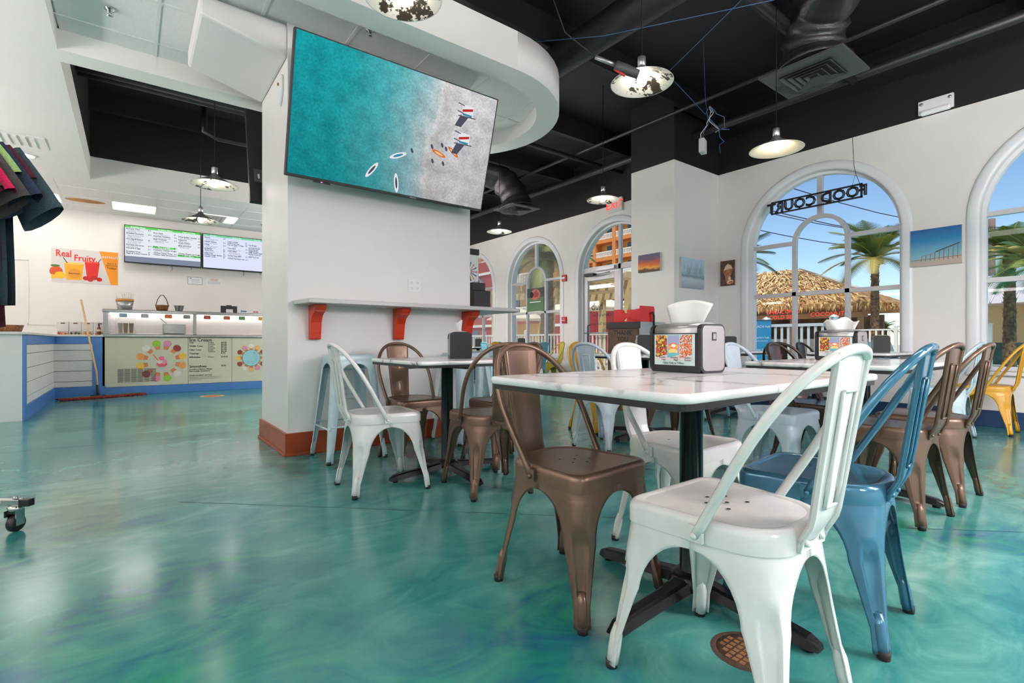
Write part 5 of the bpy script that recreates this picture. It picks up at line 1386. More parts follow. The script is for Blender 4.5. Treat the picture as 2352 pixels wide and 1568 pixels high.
for k, x in enumerate((-.82, -.67, -.52, -.37 - .0)):
    nm = ('red chilli', 'dark bark', 'orange', 'red and orange')[k]
    t = thing('candy_bin', 'clear candy bin with %s sweets at its foot' % nm, 'candy bin', (x - .03, 10.50, CT), 0, 'candy bins on the counter')
    q = MB(); q.box((-.068, 0, 0), (.068, .14, .21), mat('bin_white', rgb(236, 232, 230), .25)); q.build('bin_case', t, bevel=.006)
    q = MB(); q.box((-.06, -.02, .045), (.06, .0, .055), M_disp); q.box((-.025, -.004, .175), (.025, .0, .19), mat('bin_label', rgb(90, 40, 36), .5)); q.build('bin_lip', t)
    q = MB(); cc = [(rgb(200, 60, 30), rgb(226, 160, 40)), (rgb(84, 62, 40), rgb(54, 40, 30)), (rgb(226, 130, 50), rgb(236, 190, 120)), (rgb(206, 60, 34), rgb(232, 160, 40))][k]
    for j in range(14): q.lathe([(0, -.012), (.012, 0), (0, .012)], mat('candy_%d_%d' % (k, j % 2), cc[j % 2], .35), 6, Matrix.Translation((rd.uniform(-.055, .055), rd.uniform(-.05, -.01), .014 + .01 * (j % 3))))
    q.build('candy', t)['kind'] = 'stuff'
t = thing('syrup_bottle', 'small amber bottle beside the candy bins', 'bottle', (-.41, 10.42, CT))
b_ = MB(); b_.lathe([(0, 0), (.024, 0), (.026, .05), (.02, .07), (.026, .10), (.012, .135), (.012, .155), (0, .155)], mat('amber_glass', rgb(96, 44, 20), .15), 14); b_.build('bottle_body', t)
b_ = MB(); b_.lathe([(.013, .155), (.014, .17), (0, .17)], M_dark, 12); b_.build('cap', t)
b_ = MB(); b_.lathe([(.0262, .055), (.0262, .09)], mat('bottle_label', rgb(226, 200, 170), .6), 14); b_.build('label', t)
t = thing('food_warmer', 'brown sided food warmer with steel column on the counter', 'appliance', (-1.75, 8.8, CT))
b_ = MB(); b_.box((-.5, -.3, 0), (.28, .3, .26), mat('warmer_taupe', rgb(140, 122, 104), .4)); b_.build('cabinet', t, bevel=.006)
b_ = MB(); b_.box((-.5, -.31, .02), (.34, -.29, .06), M_dark); b_.box((.28, -.3, 0), (.36, .25, .26), M_stl); b_.build('control_side', t)
b_ = MB(); b_.box((.0, -.1, .26), (.2, .15, .74), M_stl); b_.box((-.05, -.105, .36), (.16, -.1, .70), M_plate); b_.box((-.05, -.12, .26), (.16, -.1, .34), mat('brown_tray', rgb(96, 70, 52), .5)); b_.build('steel_column', t, bevel=.005)

# ================================================================ back wall: screens, poster, papers
M_lcd = emat('menu_screen_white', (.80, .84, .90, 1), 1.0); M_lcd2 = emat('menu_screen_lilac', (.74, .78, .97, 1), 1.0); M_grn = emat('menu_green', rgb(96, 214, 96), 1.0); M_mint = emat('menu_mint', rgb(120, 214, 168), 1.0); M_dusk = emat('menu_dusk', rgb(132, 140, 160), 1.0)
M_tx = mat('menu_text_ink', rgb(16, 20, 40), .7); M_txw = emat('menu_text_white', (.95, 1, .95, 1), 1.0); M_txr = mat('menu_text_red', rgb(150, 30, 40), .7)
def menu(label, x0, M_bg, cols, heads, extra):
    t = thing('menu_screen', label, 'screen'); Mm = frame_matrix((x0, 11.20, 2.265), (1, 0, 0), (0, .045, 1)); place(t, Mm)
    W2, H2 = 1.165, .675
    b2 = MB(); b2.box((0, 0, -.05), (W2, H2, 0), M_dark); b2.build('tv_housing', t, bevel=.003)
    F = Flat(Matrix.Translation((0, 0, .0006))); F.rect(.012, .016, W2 - .012, H2 - .012, M_bg)
    for a in extra: F.rect(*a)
    F.build(t, 'screen')
    I4 = Matrix.Identity(4)
    for (x, y, s_, sz, m_, al) in heads: text('lettering', s_, t, I4, x, y, .003, sz, m_, al, bold=.0006)
    for x, y0, items in cols:
        y = y0
        for it in items:
            if it is None: y -= .03; continue
            if it.startswith('*'): text('lettering', it[1:], t, I4, x + .13, y, .003, .026, M_txr, 'CENTER'); y -= .034; continue
            if it.startswith('-'): text('lettering', it[1:], t, I4, x + .02, y, .003, .0185, M_tx, bold=.0002); y -= .024; continue
            nm, pr_ = it.split('|'); text('lettering', nm, t, I4, x, y, .003, .032, M_tx, bold=.0009); text('lettering', pr_, t, I4, x + .315, y, .003, .028, M_tx, bold=.0006); y -= .032
    b2 = MB()
    for x, l_ in ((.70, .09), (1.0, .05)): b2.tube([(x, 0, -.03), (x + .01, -l_ * .6, -.03), (x, -l_, -.03)], .004, M_dark, 5)
    b2.build('dangling_cable', t)
    return t
menu('wall menu screen listing breakfast with green headings', -.098, M_lcd,
     [(.03, .605, ['Avocado Toast|$12', '-Toast, Avocado, Tomato, Feta', '-Balsamic Drizzle', 'Breakfast Sandwich|$9.5', '-Egg, Cheese, Bacon or Sausage', '-on Bagel, Toast or Biscuit', '-Bacon, Egg, Cheddar|', 'Two Egg Breakfast|$9'.replace('|$9', '|$9'), '-Two Eggs, Potatoes, Toast', '-Bacon or Sausage, Coffee', '-Biscuits and Gravy', 'Pancakes and Syrup|$7.5', '-Butter, Maple, Whipped Cream', 'Pancakes 2 Eggs|$9', '-Bacon or Sausage, Juice', None, 'Breakfast Wrap|$9', '-Eggs, Cheese, Peppers, Salsa', 'Bagel & Cream Cheese|$6'][:12] + ['-Butter, Maple Syrup', 'Pancakes 2 Eggs|$11', None, 'Breakfast Wrap|$9', 'Bagel & Cream Cheese|$6']),
      (.42, .575, ['Short Stack|$9', '-3 Pancakes, Butter, Syrup', 'American Omelette|$10', '-3 Eggs, American Cheese, Toast', 'Meat Omelette|$12', '-3 Eggs, Bacon, Ham, Sausage', '-Cheddar and Toast', None, None, 'Turkey Ranch|$12', '-Sliced Turkey, Bacon, Lettuce', 'Cranberry Chicken Wrap|$12', '-Spinach, Cranberry, Walnuts', 'Chicken Caesar Wrap|$12', 'Chicken Salad Sandwich|$10']),
      (.80, .55, ['White Buffalo Chicken|$13', '-Chicken, Mozzarella, Ranch', 'Pepperoni|$12', '-Marinara, Pepperoni', 'Simply Cheese|$9', '-Marinara, Mozzarella', 'Meat Stromboli|$14', '-Italian Meats, Cheese', None, None, None, 'Chicken Fingers and Fries|$8', 'Slider Burger and Fries|$8'])],
     [(.20, .642, 'Breakfast Menu', .034, M_txw, 'CENTER'), (.60, .642, 'Breakfast Menu', .034, M_txw, 'CENTER'), (.97, .642, 'Flatbread Pizza', .034, M_txw, 'CENTER'), (.58, .315, 'From the Deli', .032, M_txw, 'CENTER'), (.97, .195, "Kid's Menu", .032, M_txw, 'CENTER')],
     [(.012, .625, 1.153, .663, M_grn), (.41, .298, .76, .332, M_grn), (.79, .178, 1.153, .212, M_grn), (.012, .016, 1.153, .115, M_dusk)])
menu('wall menu screen listing nachos, salads and burgers', 1.09, M_lcd2,
     [(.03, .60, ['Nachos|$10', '-Cheese, Beans, Beef, Lettuce', '-Sour Cream, Salsa', 'Loaded Nachos|$12', '-Chicken, Queso, Jalapenos', 'Wings|$14', '-Hot, Mild, Garlic Parmesan', '-Ranch or Blue Cheese', 'Pig Basket|$9', 'Garlic Fries|$8', '-Parmesan and Herbs', 'Philly Fries|$9', 'Chicken Finger Basket|$12', 'Cheese Curds|$9']),
      (.42, .56, ['Yogurt Parfait|$7', 'Fresh Fruit Cup|$6', 'Pico de Gallo + Chips|$7', '*Salads', 'Taco Salad|$12', '-Lettuce, Beef, Cheese, Salsa', "Chef's Salad|$12", '-Turkey, Ham, Egg, Tomato', '*Toasted Sandwiches', 'Turkey Pesto Melt|$12', '-Pesto, Turkey, Tomato', 'Chicken Parmesan Sub|$13']),
      (.79, .53, ['Hub Burger|$12', '-Cheese, Lettuce, Tomato', 'Avocado Burger|$14', 'Smash Burger|$12', 'Veggie Burger|$12', 'Philly Cheese Steak|$13', 'Shrimp Tacos (2)|$12', '-Slaw, Pico, Lime', 'Beef Tacos (2)|$11'])],
     [(.18, .642, 'Starters', .032, M_txw, 'CENTER'), (.58, .642, 'Grab to Go', .032, M_txw, 'CENTER'), (.95, .642, 'The Grill', .032, M_txw, 'CENTER')],
     [(.012, .625, 1.153, .663, M_mint)])
t = thing('wall_banner', 'white and orange smoothie banner reading real fruity', 'banner'); place(t, frame_matrix((-1.06, YB - .004, 1.86), (1, 0, 0), (0, 0, 1)))
b_ = MB(); b_.box((0, 0, -.003), (.875, .575, 0), mat('banner_white', rgb(214, 210, 208), .5)); b_.build('sheet', t)
F = Flat(Matrix.Identity(4)); M_or = mat('banner_orange', rgb(236, 146, 30), .5)
F.poly([(.62, .575), (.875, .575), (.875, 0), (.775, 0)], M_or)
F.poly([(.19, .05), (.385, .05), (.415, .33), (.16, .33)], mat('print_mango_smoothie', rgb(240, 170, 40), .5)); F.ell(.287, .33, .13, .02, mat('print_foam', rgb(246, 196, 90), .5)); F.ell(.29, .16, .085, .085, mat('print_cup_badge', rgb(226, 150, 50), .5)); F.line(.15, .42, .2, .33, .012, INK)
F.poly([(.455, .10), (.595, .10), (.625, .37), (.425, .37)], mat('print_berry_smoothie', rgb(214, 40, 34), .5)); F.ell(.525, .37, .1, .014, mat('print_berry_top', rgb(232, 90, 70), .5)); F.line(.60, .37, .645, .44, .01, INK)
for cx, cy in ((.44, .09), (.50, .07), (.55, .10), (.62, .08)): F.ell(cx, cy, .04, .036, mat('print_strawberry', rgb(206, 36, 30), .5, noise=(60, .3)))
F.ell(.06, .18, .085, .085, mat('print_mango_red', rgb(206, 80, 40), .5)); F.ell(.11, .12, .07, .06, mat('print_mango_cut', rgb(246, 186, 40), .5)); F.ell(.05, .275, .06, .02, mat('print_leaf', rgb(70, 110, 40), .5)); F.poly([(.0, .06), (.05, .06), (.05, .12), (.0, .13)], mat('print_mango_cut', rgb(246, 186, 40), .5))
F.build(t, 'printed_picture')
M_fru = mat('banner_red_ink', rgb(214, 40, 30), .5)
text('lettering', 'Real', t, Matrix.Identity(4), .05, .485, .004, .16, M_fru, sx=.75, bold=.002); text('lettering', 'Fruity.', t, Matrix.Identity(4), .285, .425, .004, .15, M_fru, sx=.8, bold=.002)
text('lettering', 'REFRESH', t, Matrix.Identity(4), .765, .475, .004, .055, M_plate, 'CENTER'); text('lettering', 'ENJOY A', t, Matrix.Identity(4), .79, .37, .004, .032, INK, 'CENTER'); text('lettering', 'SMOOTHIE', t, Matrix.Identity(4), .79, .335, .004, .032, INK, 'CENTER'); text('lettering', 'Today!', t, Matrix.Identity(4), .79, .29, .004, .05, INK, 'CENTER')
text('lettering', 'Real Fruit', t, Matrix.Identity(4), .29, .16, .006, .036, INK, 'CENTER')
t = thing('wall_notice', 'framed certificate with blue border under the menu screens', 'notice'); place(t, frame_matrix((.852, YB - .004, 1.945), (1, 0, 0), (0, 0, 1)))
b_ = MB(); b_.box((0, 0, -.003), (.255, .157, 0), M_plate); b_.build('sheet', t); F = Flat(Matrix.Identity(4)); gi = mat('certificate_blue', rgb(120, 140, 160), .6)
F.line(.01, .01, .245, .01, .008, gi).line(.01, .147, .245, .147, .008, gi).line(.01, .01, .01, .147, .008, gi).line(.245, .01, .245, .147, .008, gi); F.ell(.055, .125, .012, .012, gi)
for y in (.1, .075, .05): F.line(.06, y, .2, y, .004, gi)
F.build(t, 'printed_border')
t = thing('wall_notice', 'plain consumer advisory sheet under the menu screens', 'notice'); place(t, frame_matrix((1.16, YB - .004, 1.95), (1, 0, 0), (0, 0, 1)))
b_ = MB(); b_.box((0, 0, -.003), (.27, .15, 0), M_plate); b_.build('sheet', t)
text('lettering', 'CONSUMER', t, Matrix.Identity(4), .135, .122, .001, .026, M_fru, 'CENTER'); text('lettering', 'ADVISORY', t, Matrix.Identity(4), .135, .098, .001, .026, M_fru, 'CENTER')
F = Flat(Matrix.Identity(4))
for y in (.075, .062, .049, .036): F.line(.03, y, .24, y, .003, gi)
F.build(t, 'printed_lines')
# raised panel mouldings on the back wall
wp = MB()
for a, c_ in (((-1.35, YB - .012, 1.14), (-.36, YB, 1.155)), ((-1.35, YB - .012, 1.14), (-1.335, YB, 2.2)), ((-2.4, YB - .012, 2.19), (-1.335, YB, 2.205))): wp.box(a, c_, M_trim)
struct(wp.build('trim_20'), 'thin raised panel moulding on the back wall')

# ================================================================ dust mop, floor decal, drain
t = thing('dust_mop', 'wooden handled dust mop with red fringe leaning on the counter', 'mop', (-.40, 9.87, 0))
b_ = MB(); b_.tube([(0, 0, .10), (-.02, .02, .4), (-.21, .245, 1.50)], .0135, mat('broom_wood', rgb(214, 176, 124), .5), 10); b_.build('handle', t)
b_ = MB(); b_.tube([(0.005, -.003, .04), (0, 0, .08), (-.008, .006, .20)], .019, M_dark, 10); b_.box((-.09, -.03, .035), (.1, .03, .05), M_dark); b_.build('swivel', t)
hd = Vector((.94, .33, 0)).normalized(); nh = Vector((-hd.y, hd.x, 0))
b_ = MB(); P_ = []
q = [hd * -.42 + nh * -.05, hd * .56 + nh * -.05, hd * .58, hd * .56 + nh * .05, hd * -.42 + nh * .05, hd * -.46]
b_.prism([(v.x, v.y) for v in q], .025, .038, mat('mop_green', rgb(70, 110, 66), .8, noise=(50, .4))); b_.build('mop_pad', t)
b_ = MB(); mr = mat('mop_red_fringe', rgb(150, 30, 26), .9, noise=(40, .4))
for k in range(150):
    u = k / 149; s_ = -.46 + 1.06 * u
    for sg in (-1, 1):
        p0 = hd * s_ + nh * (sg * .045) + Vector((0, 0, .03)); L = rd.uniform(.05, .075)
        p1 = p0 + nh * (sg * L) + hd * rd.uniform(-.02, .02) + Vector((0, 0, -.022))
        b_.tube([p0, (p0 + p1) / 2 + Vector((0, 0, .008)), p1], .006, mr, 5)
b_.build('fringe', t)['kind'] = 'stuff'
t = thing('floor_decal', 'round orange and red sticker on the teal floor before the freezer', 'floor sticker', (1.02, 9.15, 0))
F = Flat(Matrix.Identity(4)); F.ell(0, 0, .17, .17, mat('decal_orange', rgb(222, 170, 90), .5), n=28); F.ell(0, 0, .13, .13, mat('decal_red', rgb(190, 90, 60), .5, noise=(20, .3)), n=28); F.build(t, 'sticker_face')
t = thing('floor_drain', 'rusty round floor drain with square grid under the white chair', 'drain', (1.362, .712, 0))
b_ = MB(); b_.lathe([(0, .0008), (.085, .0008), (.085, 0)], mat('drain_brown', rgb(96, 62, 40), .7, noise=(60, .4, rgb(40, 26, 20), 4)), 28); b_.build('drain_plate', t)
for k in range(-3, 4):
    for j in range(-3, 4):
        if (k * k + j * j) > 10: continue
        q = MB(); q.box((k * .02 - .007, j * .02 - .007, .0009), (k * .02 + .007, j * .02 + .007, .0016), mat('drain_bronze', rgb(170, 122, 84), .5, .4, noise=(80, .4))); q.build('grid_square', t)
b_ = MB(); b_.lathe([(.080, .0012), (.086, .003), (.095, .0)], mat('drain_rim', rgb(70, 52, 44), .6), 28); b_.build('drain_rim', t)

# ================================================================ clothes rack
FWD = Vector((math.sin(YAW), math.cos(YAW), 0)); RGT = Vector((math.cos(YAW), -math.sin(YAW), 0))
rk = thing('clothes_rack', 'chrome clothes rack on black casters', 'clothes rack', tuple(FWD * 2.27 + RGT * -2.19))
rk.rotation_euler = (0, 0, -YAW)       # local x = right, local y = forward
M_chr = mat('chrome', rgb(210, 208, 206), .12, 1.0)
b_ = MB(); b_.box((-.75, -.014, .118), (-.03, .014, .146), M_chr); b_.box((-.42, -1.3, .095), (-.38, .05, .125), M_chr); b_.tube([(-.13, -.01, .12), (-.35, -.28, .12)], .012, M_chr, 8); b_.box((-.75, -1.278, .118), (-.03, -1.25, .146), M_chr); b_.build('base_frame', rk, bevel=.003)
b_ = MB(); b_.box((-.035, -.016, .116), (.012, .016, .148), M_dark); b_.build('end_cap', rk, bevel=.003)
for cx, cy in ((-.06, 0), (-.72, 0), (-.06, -1.264), (-.72, -1.264)):
    w_ = MB(); w_.lathe([(0, -.014), (.034, -.014), (.038, -.008), (.038, .008), (.034, .014), (0, .014)], M_dark, 20, Matrix.Translation((cx, cy, .038)) @ Matrix.Rotation(PI / 2, 4, 'Y')); cs = w_.build('caster_wheel', rk)
    w_ = MB(); w_.box((cx - .024, cy - .03, .07), (cx - .017, cy + .03, .098), M_dark); w_.box((cx + .017, cy - .02, .03), (cx + .022, cy + .02, .098), M_chr); w_.box((cx - .022, cy - .02, .03), (cx - .017, cy + .02, .098), M_chr); w_.lathe([(0, .095), (.028, .095), (.03, .105), (.028, .118), (0, .118)], M_chr, 18, Matrix.Translation((cx, cy, 0))); w_.lathe([(0, .146), (.012, .148), (.010, .157), (0, .158)], M_chr, 12, Matrix.Translation((cx, cy, 0))); w_.build('caster_fork', cs)
b_ = MB()
for yy in (.02, -1.26): b_.tube([(-.40, yy, .12), (-.40, yy, 1.93)], .016, M_chr, 10)
b_.tube([(-.40, .1, 1.93), (-.40, -1.36, 1.93)], .016, M_chr, 10); b_.build('hanging_rail', rk)
def shirt(label, col, yy, zlo, half, lean, pinkish=0, sleeve=1.0, group='clothes on the chrome rack'):
    m_ = mat('cloth_' + label.replace(' ', '_')[:24], col, .9, noise=(120, .25, None, 2), bump=(60, .25))
    base = FWD * (2.27 + yy - .14) + RGT * -2.57
    t = thing('hanging_shirt', label, 'shirt', tuple(base), -YAW + lean, group)
    zt = 1.845
    # right half outline, body then mirrored; local x right, z up
    b2 = MB(); cols_n = 14; rows = []
    for s_ in (-1, 1):
        rows = []
        for k in range(15):
            u = k / 14; z = zt - .05 - (zt - .05 - zlo) * u
            r = []
            for j in range(11):
                v = j / 10 * 2 - 1
                w2 = half * (1 - .03 * math.sin(u * 3))
                zz_ = z + (.05 - .11 * abs(v)) * (1 - u) ** 3
                r.append((v * w2, s_ * (.018 + .022 * (1 - v * v)) + .012 * math.sin(v * 6 + u * 4 + yy * 30) * u, zz_ + .008 * math.sin(v * 5 + yy * 20) * u))
            rows.append(r)
        b2.grid(rows, m_)
    body = b2.build('shirt_body', t, fixn=False)
    for sg in (-1, 1):
        sl = MB(); rws = []
        n_ = 12
        for k in range(9):
            u = k / 8
            cx = sg * (half * .93 + (.155 * sleeve) * u); cz = zt - .135 - .24 * u * sleeve - .02 * u * u
            ax = Vector((sg * .84, 0, .54)); r = []
            for j in range(n_ + 1):
                a = 2 * PI * j / n_; ra = .075 + .03 * u; rb = .024 + .014 * u
                r.append((cx + ax.x * ra * math.cos(a), rb * math.sin(a), cz + ax.z * ra * math.cos(a) - .0))
            rws.append(r)
        sl.grid(rws, m_); sl.build('sleeve', t, fixn=False)
    hg = MB(); hg.tube([(-.17, 0, zt - .06), (0, 0, zt + .005), (.17, 0, zt - .06)], .006, M_dark, 6); hg.tube([(0, 0, zt), (0, 0, 1.905), (.018, 0, 1.93), (0, 0, 1.952), (-.018, 0, 1.94)], .003, M_chr, 5); hg.build('hanger', t)
    return t
shirt('steel blue t-shirt foremost on the rack', rgb(84, 118, 160), -.15, 1.03, .235, 0)
shirt('heather grey t-shirt next to the blue one', rgb(96, 96, 104), -.10, 1.0, .240, .02)
shirt('charcoal sweatshirt with short sleeve on the rack', rgb(58, 56, 58), -.06, 1.25, .245, -.02, 0, 1.02)
shirt('crimson pink shirt showing as a bright strip', rgb(206, 20, 80), -.02, 1.30, .250, .0, 0, 1.0)
shirt('dark grey shirt with folded cuff on the rack', rgb(70, 66, 66), .02, 1.28, .255, .03, 0, 1.06)
shirt('pale green shirt tucked between dark ones', rgb(160, 196, 120), .06, 1.18, .262, 0, 0, .6)
shirt('navy long body shirt on the rack', rgb(38, 52, 76), .10, .94, .258, .0, 0, .95)
shirt('burgundy hemmed shirt low on the rack', rgb(84, 24, 44), .13, .92, .252, .02, 0, .6)
shirt('slate teal shirt behind the burgundy one on the rack', rgb(52, 72, 82), .17, 1.02, .268, -.01, 0, 1.12)

# ================================================================ thank you bin
bn = thing('waste_bin_cabinet', 'dark wood waste cabinet lettered thank you', 'waste bin', (4.845, 3.85, 0))
M_wal = mat('walnut_laminate', rgb(92, 62, 44), .4, noise=(7, .3, rgb(64, 42, 30), 6))
b_ = MB(); b_.box((0, 0, 0), (.5, .5, 1.02), M_wal); b_.build('cabinet', bn, bevel=.004)
b_ = MB(); b_.box((-.006, .02, .30), (0, .48, 1.01), mat('walnut_door', rgb(104, 72, 50), .4, noise=(5, .3, rgb(76, 50, 36), 6))); dd = b_.build('flap_door', bn, bevel=.003)
b_ = MB(); b_.box((-.01, -.01, 1.02), (.01, .51, 1.10), mat('bin_edge_black', rgb(30, 26, 24), .5)); b_.box((.01, .0, 1.02), (.5, .5, 1.035), M_wal); b_.box((.0, .49, 1.02), (.5, .51, 1.10), M_wal); b_.build('top_gallery', bn)
b_ = MB(); b_.box((0, -.008, 0), (.5, 0, 1.10), mat('bin_side_grey', rgb(166, 172, 172), .45)); b_.build('side_panel', bn, bevel=.003)
BM = frame_matrix((-.0065, 0, 0), (0, -1, 0), (0, 0, 1))
text('lettering', 'THANK', bn, BM, -.25, .965, 0, .085, M_ink, 'CENTER', bold=.002); text('lettering', 'YOU', bn, BM, -.25, .885, 0, .085, M_ink, 'CENTER', bold=.002)
tr = thing('tray_stand', 'red plastic caddy with scooped openings on the waste cabinet', 'caddy', (4.86, 3.86, 1.10))
M_rp = mat('red_plastic', rgb(216, 20, 24), .3)
b_ = MB(); b_.box((0, -.02, .0), (.26, .0, .19), M_rp); b_.box((.25, -.02, 0), (.27, .40, .17), M_rp)
b_.prism([(0, .02), (.10, .02), (.13, .05), (.2, .05), (.26, .01), (.40, .01), (.40, .16), (.28, .16), (.22, .11), (.12, .11), (.05, .155), (0, .16)], 0, .015, M_rp, Matrix(((0, 0, 1, .0), (1, 0, 0, 0), (0, 1, 0, 0), (0, 0, 0, 1)))); b_.box((0, 0, .0), (.26, .40, .012), M_rp); b_.build('caddy_body', tr, bevel=.004)
b_ = MB(); b_.tube([(.18, -.025, .10), (.2, -.04, .12), (.22, -.045, .08), (.22, -.045, -.15)], .012, M_dark, 8); b_.build('power_lead', tr)
# ================================================================ the yard outside
g = MB(); g.box((-80, -80, -.25), (160, 140, -.03), mat('pale_concrete', rgb(206, 198, 186), .8, noise=(.8, .12)))  # also runs unseen behind the room to bounce sunlight inside
struct(g.build('ground'), 'pale sunlit concrete yard outside')
def yd(px_, d): return px_point(px_, 784, d)
def sstub(): pass
# ---------- picket fences
M_pick = mat('picket_pale_blue', rgb(214, 224, 230), .5); M_pickw = mat('picket_cream', rgb(236, 230, 214), .5)
def fence(label, a, b2, h_, step, m_, post=1.6, pw=.04):
    a = Vector(a); b2 = Vector(b2); L = (b2 - a).length; d = (b2 - a) / L
    t = thing('picket_fence', label, 'fence', tuple(a), math.atan2(d.y, d.x))
    n = int(L / step)
    base = None
    for k in range(n):
        if base is None:
            q = MB(); q.box((-pw / 2, -.012, -.03), (pw / 2, .012, h_ - .05), m_); base = q.build('picket', t); base.location.x = step / 2
        else:
            c_ = base.copy(); C.objects.link(c_); c_.parent = t; c_.location.x = step * (k + .5)
    r = MB(); r.box((0, -.025, h_ - .08), (L, .025, h_ - .03), m_); r.build('top_rail', t); r = MB(); r.box((0, -.02, .12), (L, .02, .17), m_); r.build('bottom_rail', t)
    for k in range(int(L / post) + 1):
        q = MB(); x = min(k * post, L); q.box((x - .05, -.05, -.03), (x + .05, .05, h_ + .06), m_); q.lathe([(.075, h_ + .06), (.075, h_ + .075), (0, h_ + .11)], m_, 4, Matrix.Translation((x, 0, 0))); q.build('post', t)
    return t
fence('pale picket fence with capped posts outside the neon sign window', (9.2, 3.35, 0), (9.2, 6.2, 0), 1.2, .11, M_pick, 1.1, .035)
fence('cream picket fence outside the window with green poster', (9.2, 7.0, 0), (9.2, 15.5, 0), 1.1, .13, M_pickw, 2.2)
fence('far white picket fence beside the palm trunk', (22, 3.5, 0), (22, 7.6, 0), 1.35, .2, M_pickw, 2.5, .06)
# ---------- blue banner
bn2 = thing('fence_banner', 'bright blue banner with white lettering hung on the fence', 'banner'); place(bn2, frame_matrix((9.13, 4.66, .15), (0, -1, 0), (0, 0, 1)))
b_ = MB(); b_.box((0, 0, -.004), (.33, 1.10, 0), mat('banner_blue', rgb(40, 148, 200), .5)); b_.build('sheet', bn2)
b_ = MB(); b_.tube([(0, 1.1, -.002), (.33, 1.1, -.002)], .012, M_disp, 8); b_.build('top_bar', bn2)
for s_, y, sz in (('BEACH hub', .98, .062), ("Charlie's Cafe", .78, .048), ('Coffee & Breakfast', .72, .03), ('Happy Scoops', .56, .048), ('Ice Cream', .50, .03), ('Corn Social', .33, .048)): text('lettering', s_, bn2, Matrix.Identity(4), .165, y, .001, sz, M_plate, 'CENTER')
# ---------- palms
M_trunk = mat('palm_trunk', rgb(150, 112, 76), .85, noise=(9, .5, rgb(84, 60, 40), 5), bump=(14, .9))
M_fr = [mat('palm_frond_%d' % k, c_, .5) for k, c_ in enumerate((rgb(84, 112, 46), rgb(122, 136, 56), rgb(178, 160, 84), rgb(60, 92, 44)))]
def palm(label, x, y, h_, fl, seed, nf=34, tr=.2, droop=1.0, dark=False, fan=False):
    rd = random.Random(seed); t = thing('palm_tree', label, 'palm tree', (x, y, -.03))
    q = MB(); pts = []; rr = []
    for k in range(19):
        u = k / 18; pts.append((.1 * math.sin(u * 2), 0, h_ * u)); rr.append(tr * (1.25 - .35 * u) * (1 + .10 * (k % 2)) * (1.25 if u > .93 else 1))
    q.tube(pts, rr, M_trunk, 12); q.build('trunk', t)
    c0 = Vector((pts[-1][0], 0, h_))
    # leaf-base scales up the trunk
    s_ = MB()
    for k in range(110):
        a = k * 2.4; z = h_ * (.1 + .88 * k / 110); r0 = tr * 1.12
        e = Vector((math.cos(a), math.sin(a), 0)); n_ = Vector((-e.y, e.x, 0)); p = e * r0 + Vector((.1 * math.sin(z / h_ * 2), 0, z))
        s_.add([tuple(p - n_ * tr * .28), tuple(p + n_ * tr * .28), tuple(p + e * tr * .35 + Vector((0, 0, tr * .7)))], [(0, 1, 2)], M_trunk)
    s_.build('bark_scales', t, fixn=False)['kind'] = 'stuff'
    for k in range(nf):
        a = k * 2.39996 + rd.uniform(-.2, .2); el = 1.40 - 1.35 * (k / nf) + rd.uniform(-.12, .12); L = fl * rd.uniform(.85, 1.1)
        m_ = M_fr[3] if dark else M_fr[rd.choice((0, 1, 1, 2)) if k > nf * .25 else rd.choice((0, 1, 3))]
        f = MB(); e = Vector((math.cos(a), math.sin(a), 0)); p = c0.copy(); spine = []
        n_ = 13; ang = el
        for j in range(n_ + 1):
            spine.append(p.copy()); p = p + (e * math.cos(ang) + Vector((0, 0, math.sin(ang)))) * (L / n_); ang -= .095 * droop
        f.tube(spine, [.022 * fl / 2 * (1 - .8 * j / n_) for j in range(n_ + 1)], M_fr[2], 4)
        side = Vector((-e.y, e.x, 0))
        for j in range(1, n_ * 3 + 1):
            u = j / (n_ * 3); i = min(int(u * n_), n_ - 1); b0 = spine[i].lerp(spine[i + 1], u * n_ - i); tn = (spine[i + 1] - spine[i]).normalized()
            ll = fl * .30 * math.sin(PI * min(1, .15 + u * .85)) ** .7 + .06
            for sg in (-1, 1):
                dr_ = (tn * .62 + side * sg * .75 + Vector((0, 0, .18 - .5 * u))).normalized(); wv = tn.cross(dr_).normalized().cross(dr_).normalized() * (.022 * fl / 2)
                f.add([tuple(b0 - wv), tuple(b0 + wv), tuple(b0 + dr_ * ll)], [(0, 1, 2)], m_)
        f.build('frond', t, fixn=False)
    return t
p = yd(2008, 24); palm('tall date palm standing before the thatched bar', p.x, p.y, 4.85, 2.5, 3, 28, .16, .85)
p = yd(1690, 9.4); palm('dark small palm close outside the neon sign window', p.x, p.y, 2.35, .75, 5, 22, .12, 1.0, True)
p = yd(2318, 15.5); palm('date palm by the metal roofed pavilion', p.x, p.y, 3.55, 1.7, 8, 28, .13, .95)
p = yd(2385, 13); palm('shorter palm beside the pavilion palm', p.x, p.y, 2.8, 1.5, 9, 26, .12, 1.0)
p = yd(1252, 15); palm('bright green date palm outside the window with green poster', p.x, p.y, 3.3, 1.7, 12, 34, .17, 1.2)
p = yd(2030, 34); palm('small distant palm behind the date palm', p.x, p.y, 1.7, .95, 15, 20, .15)
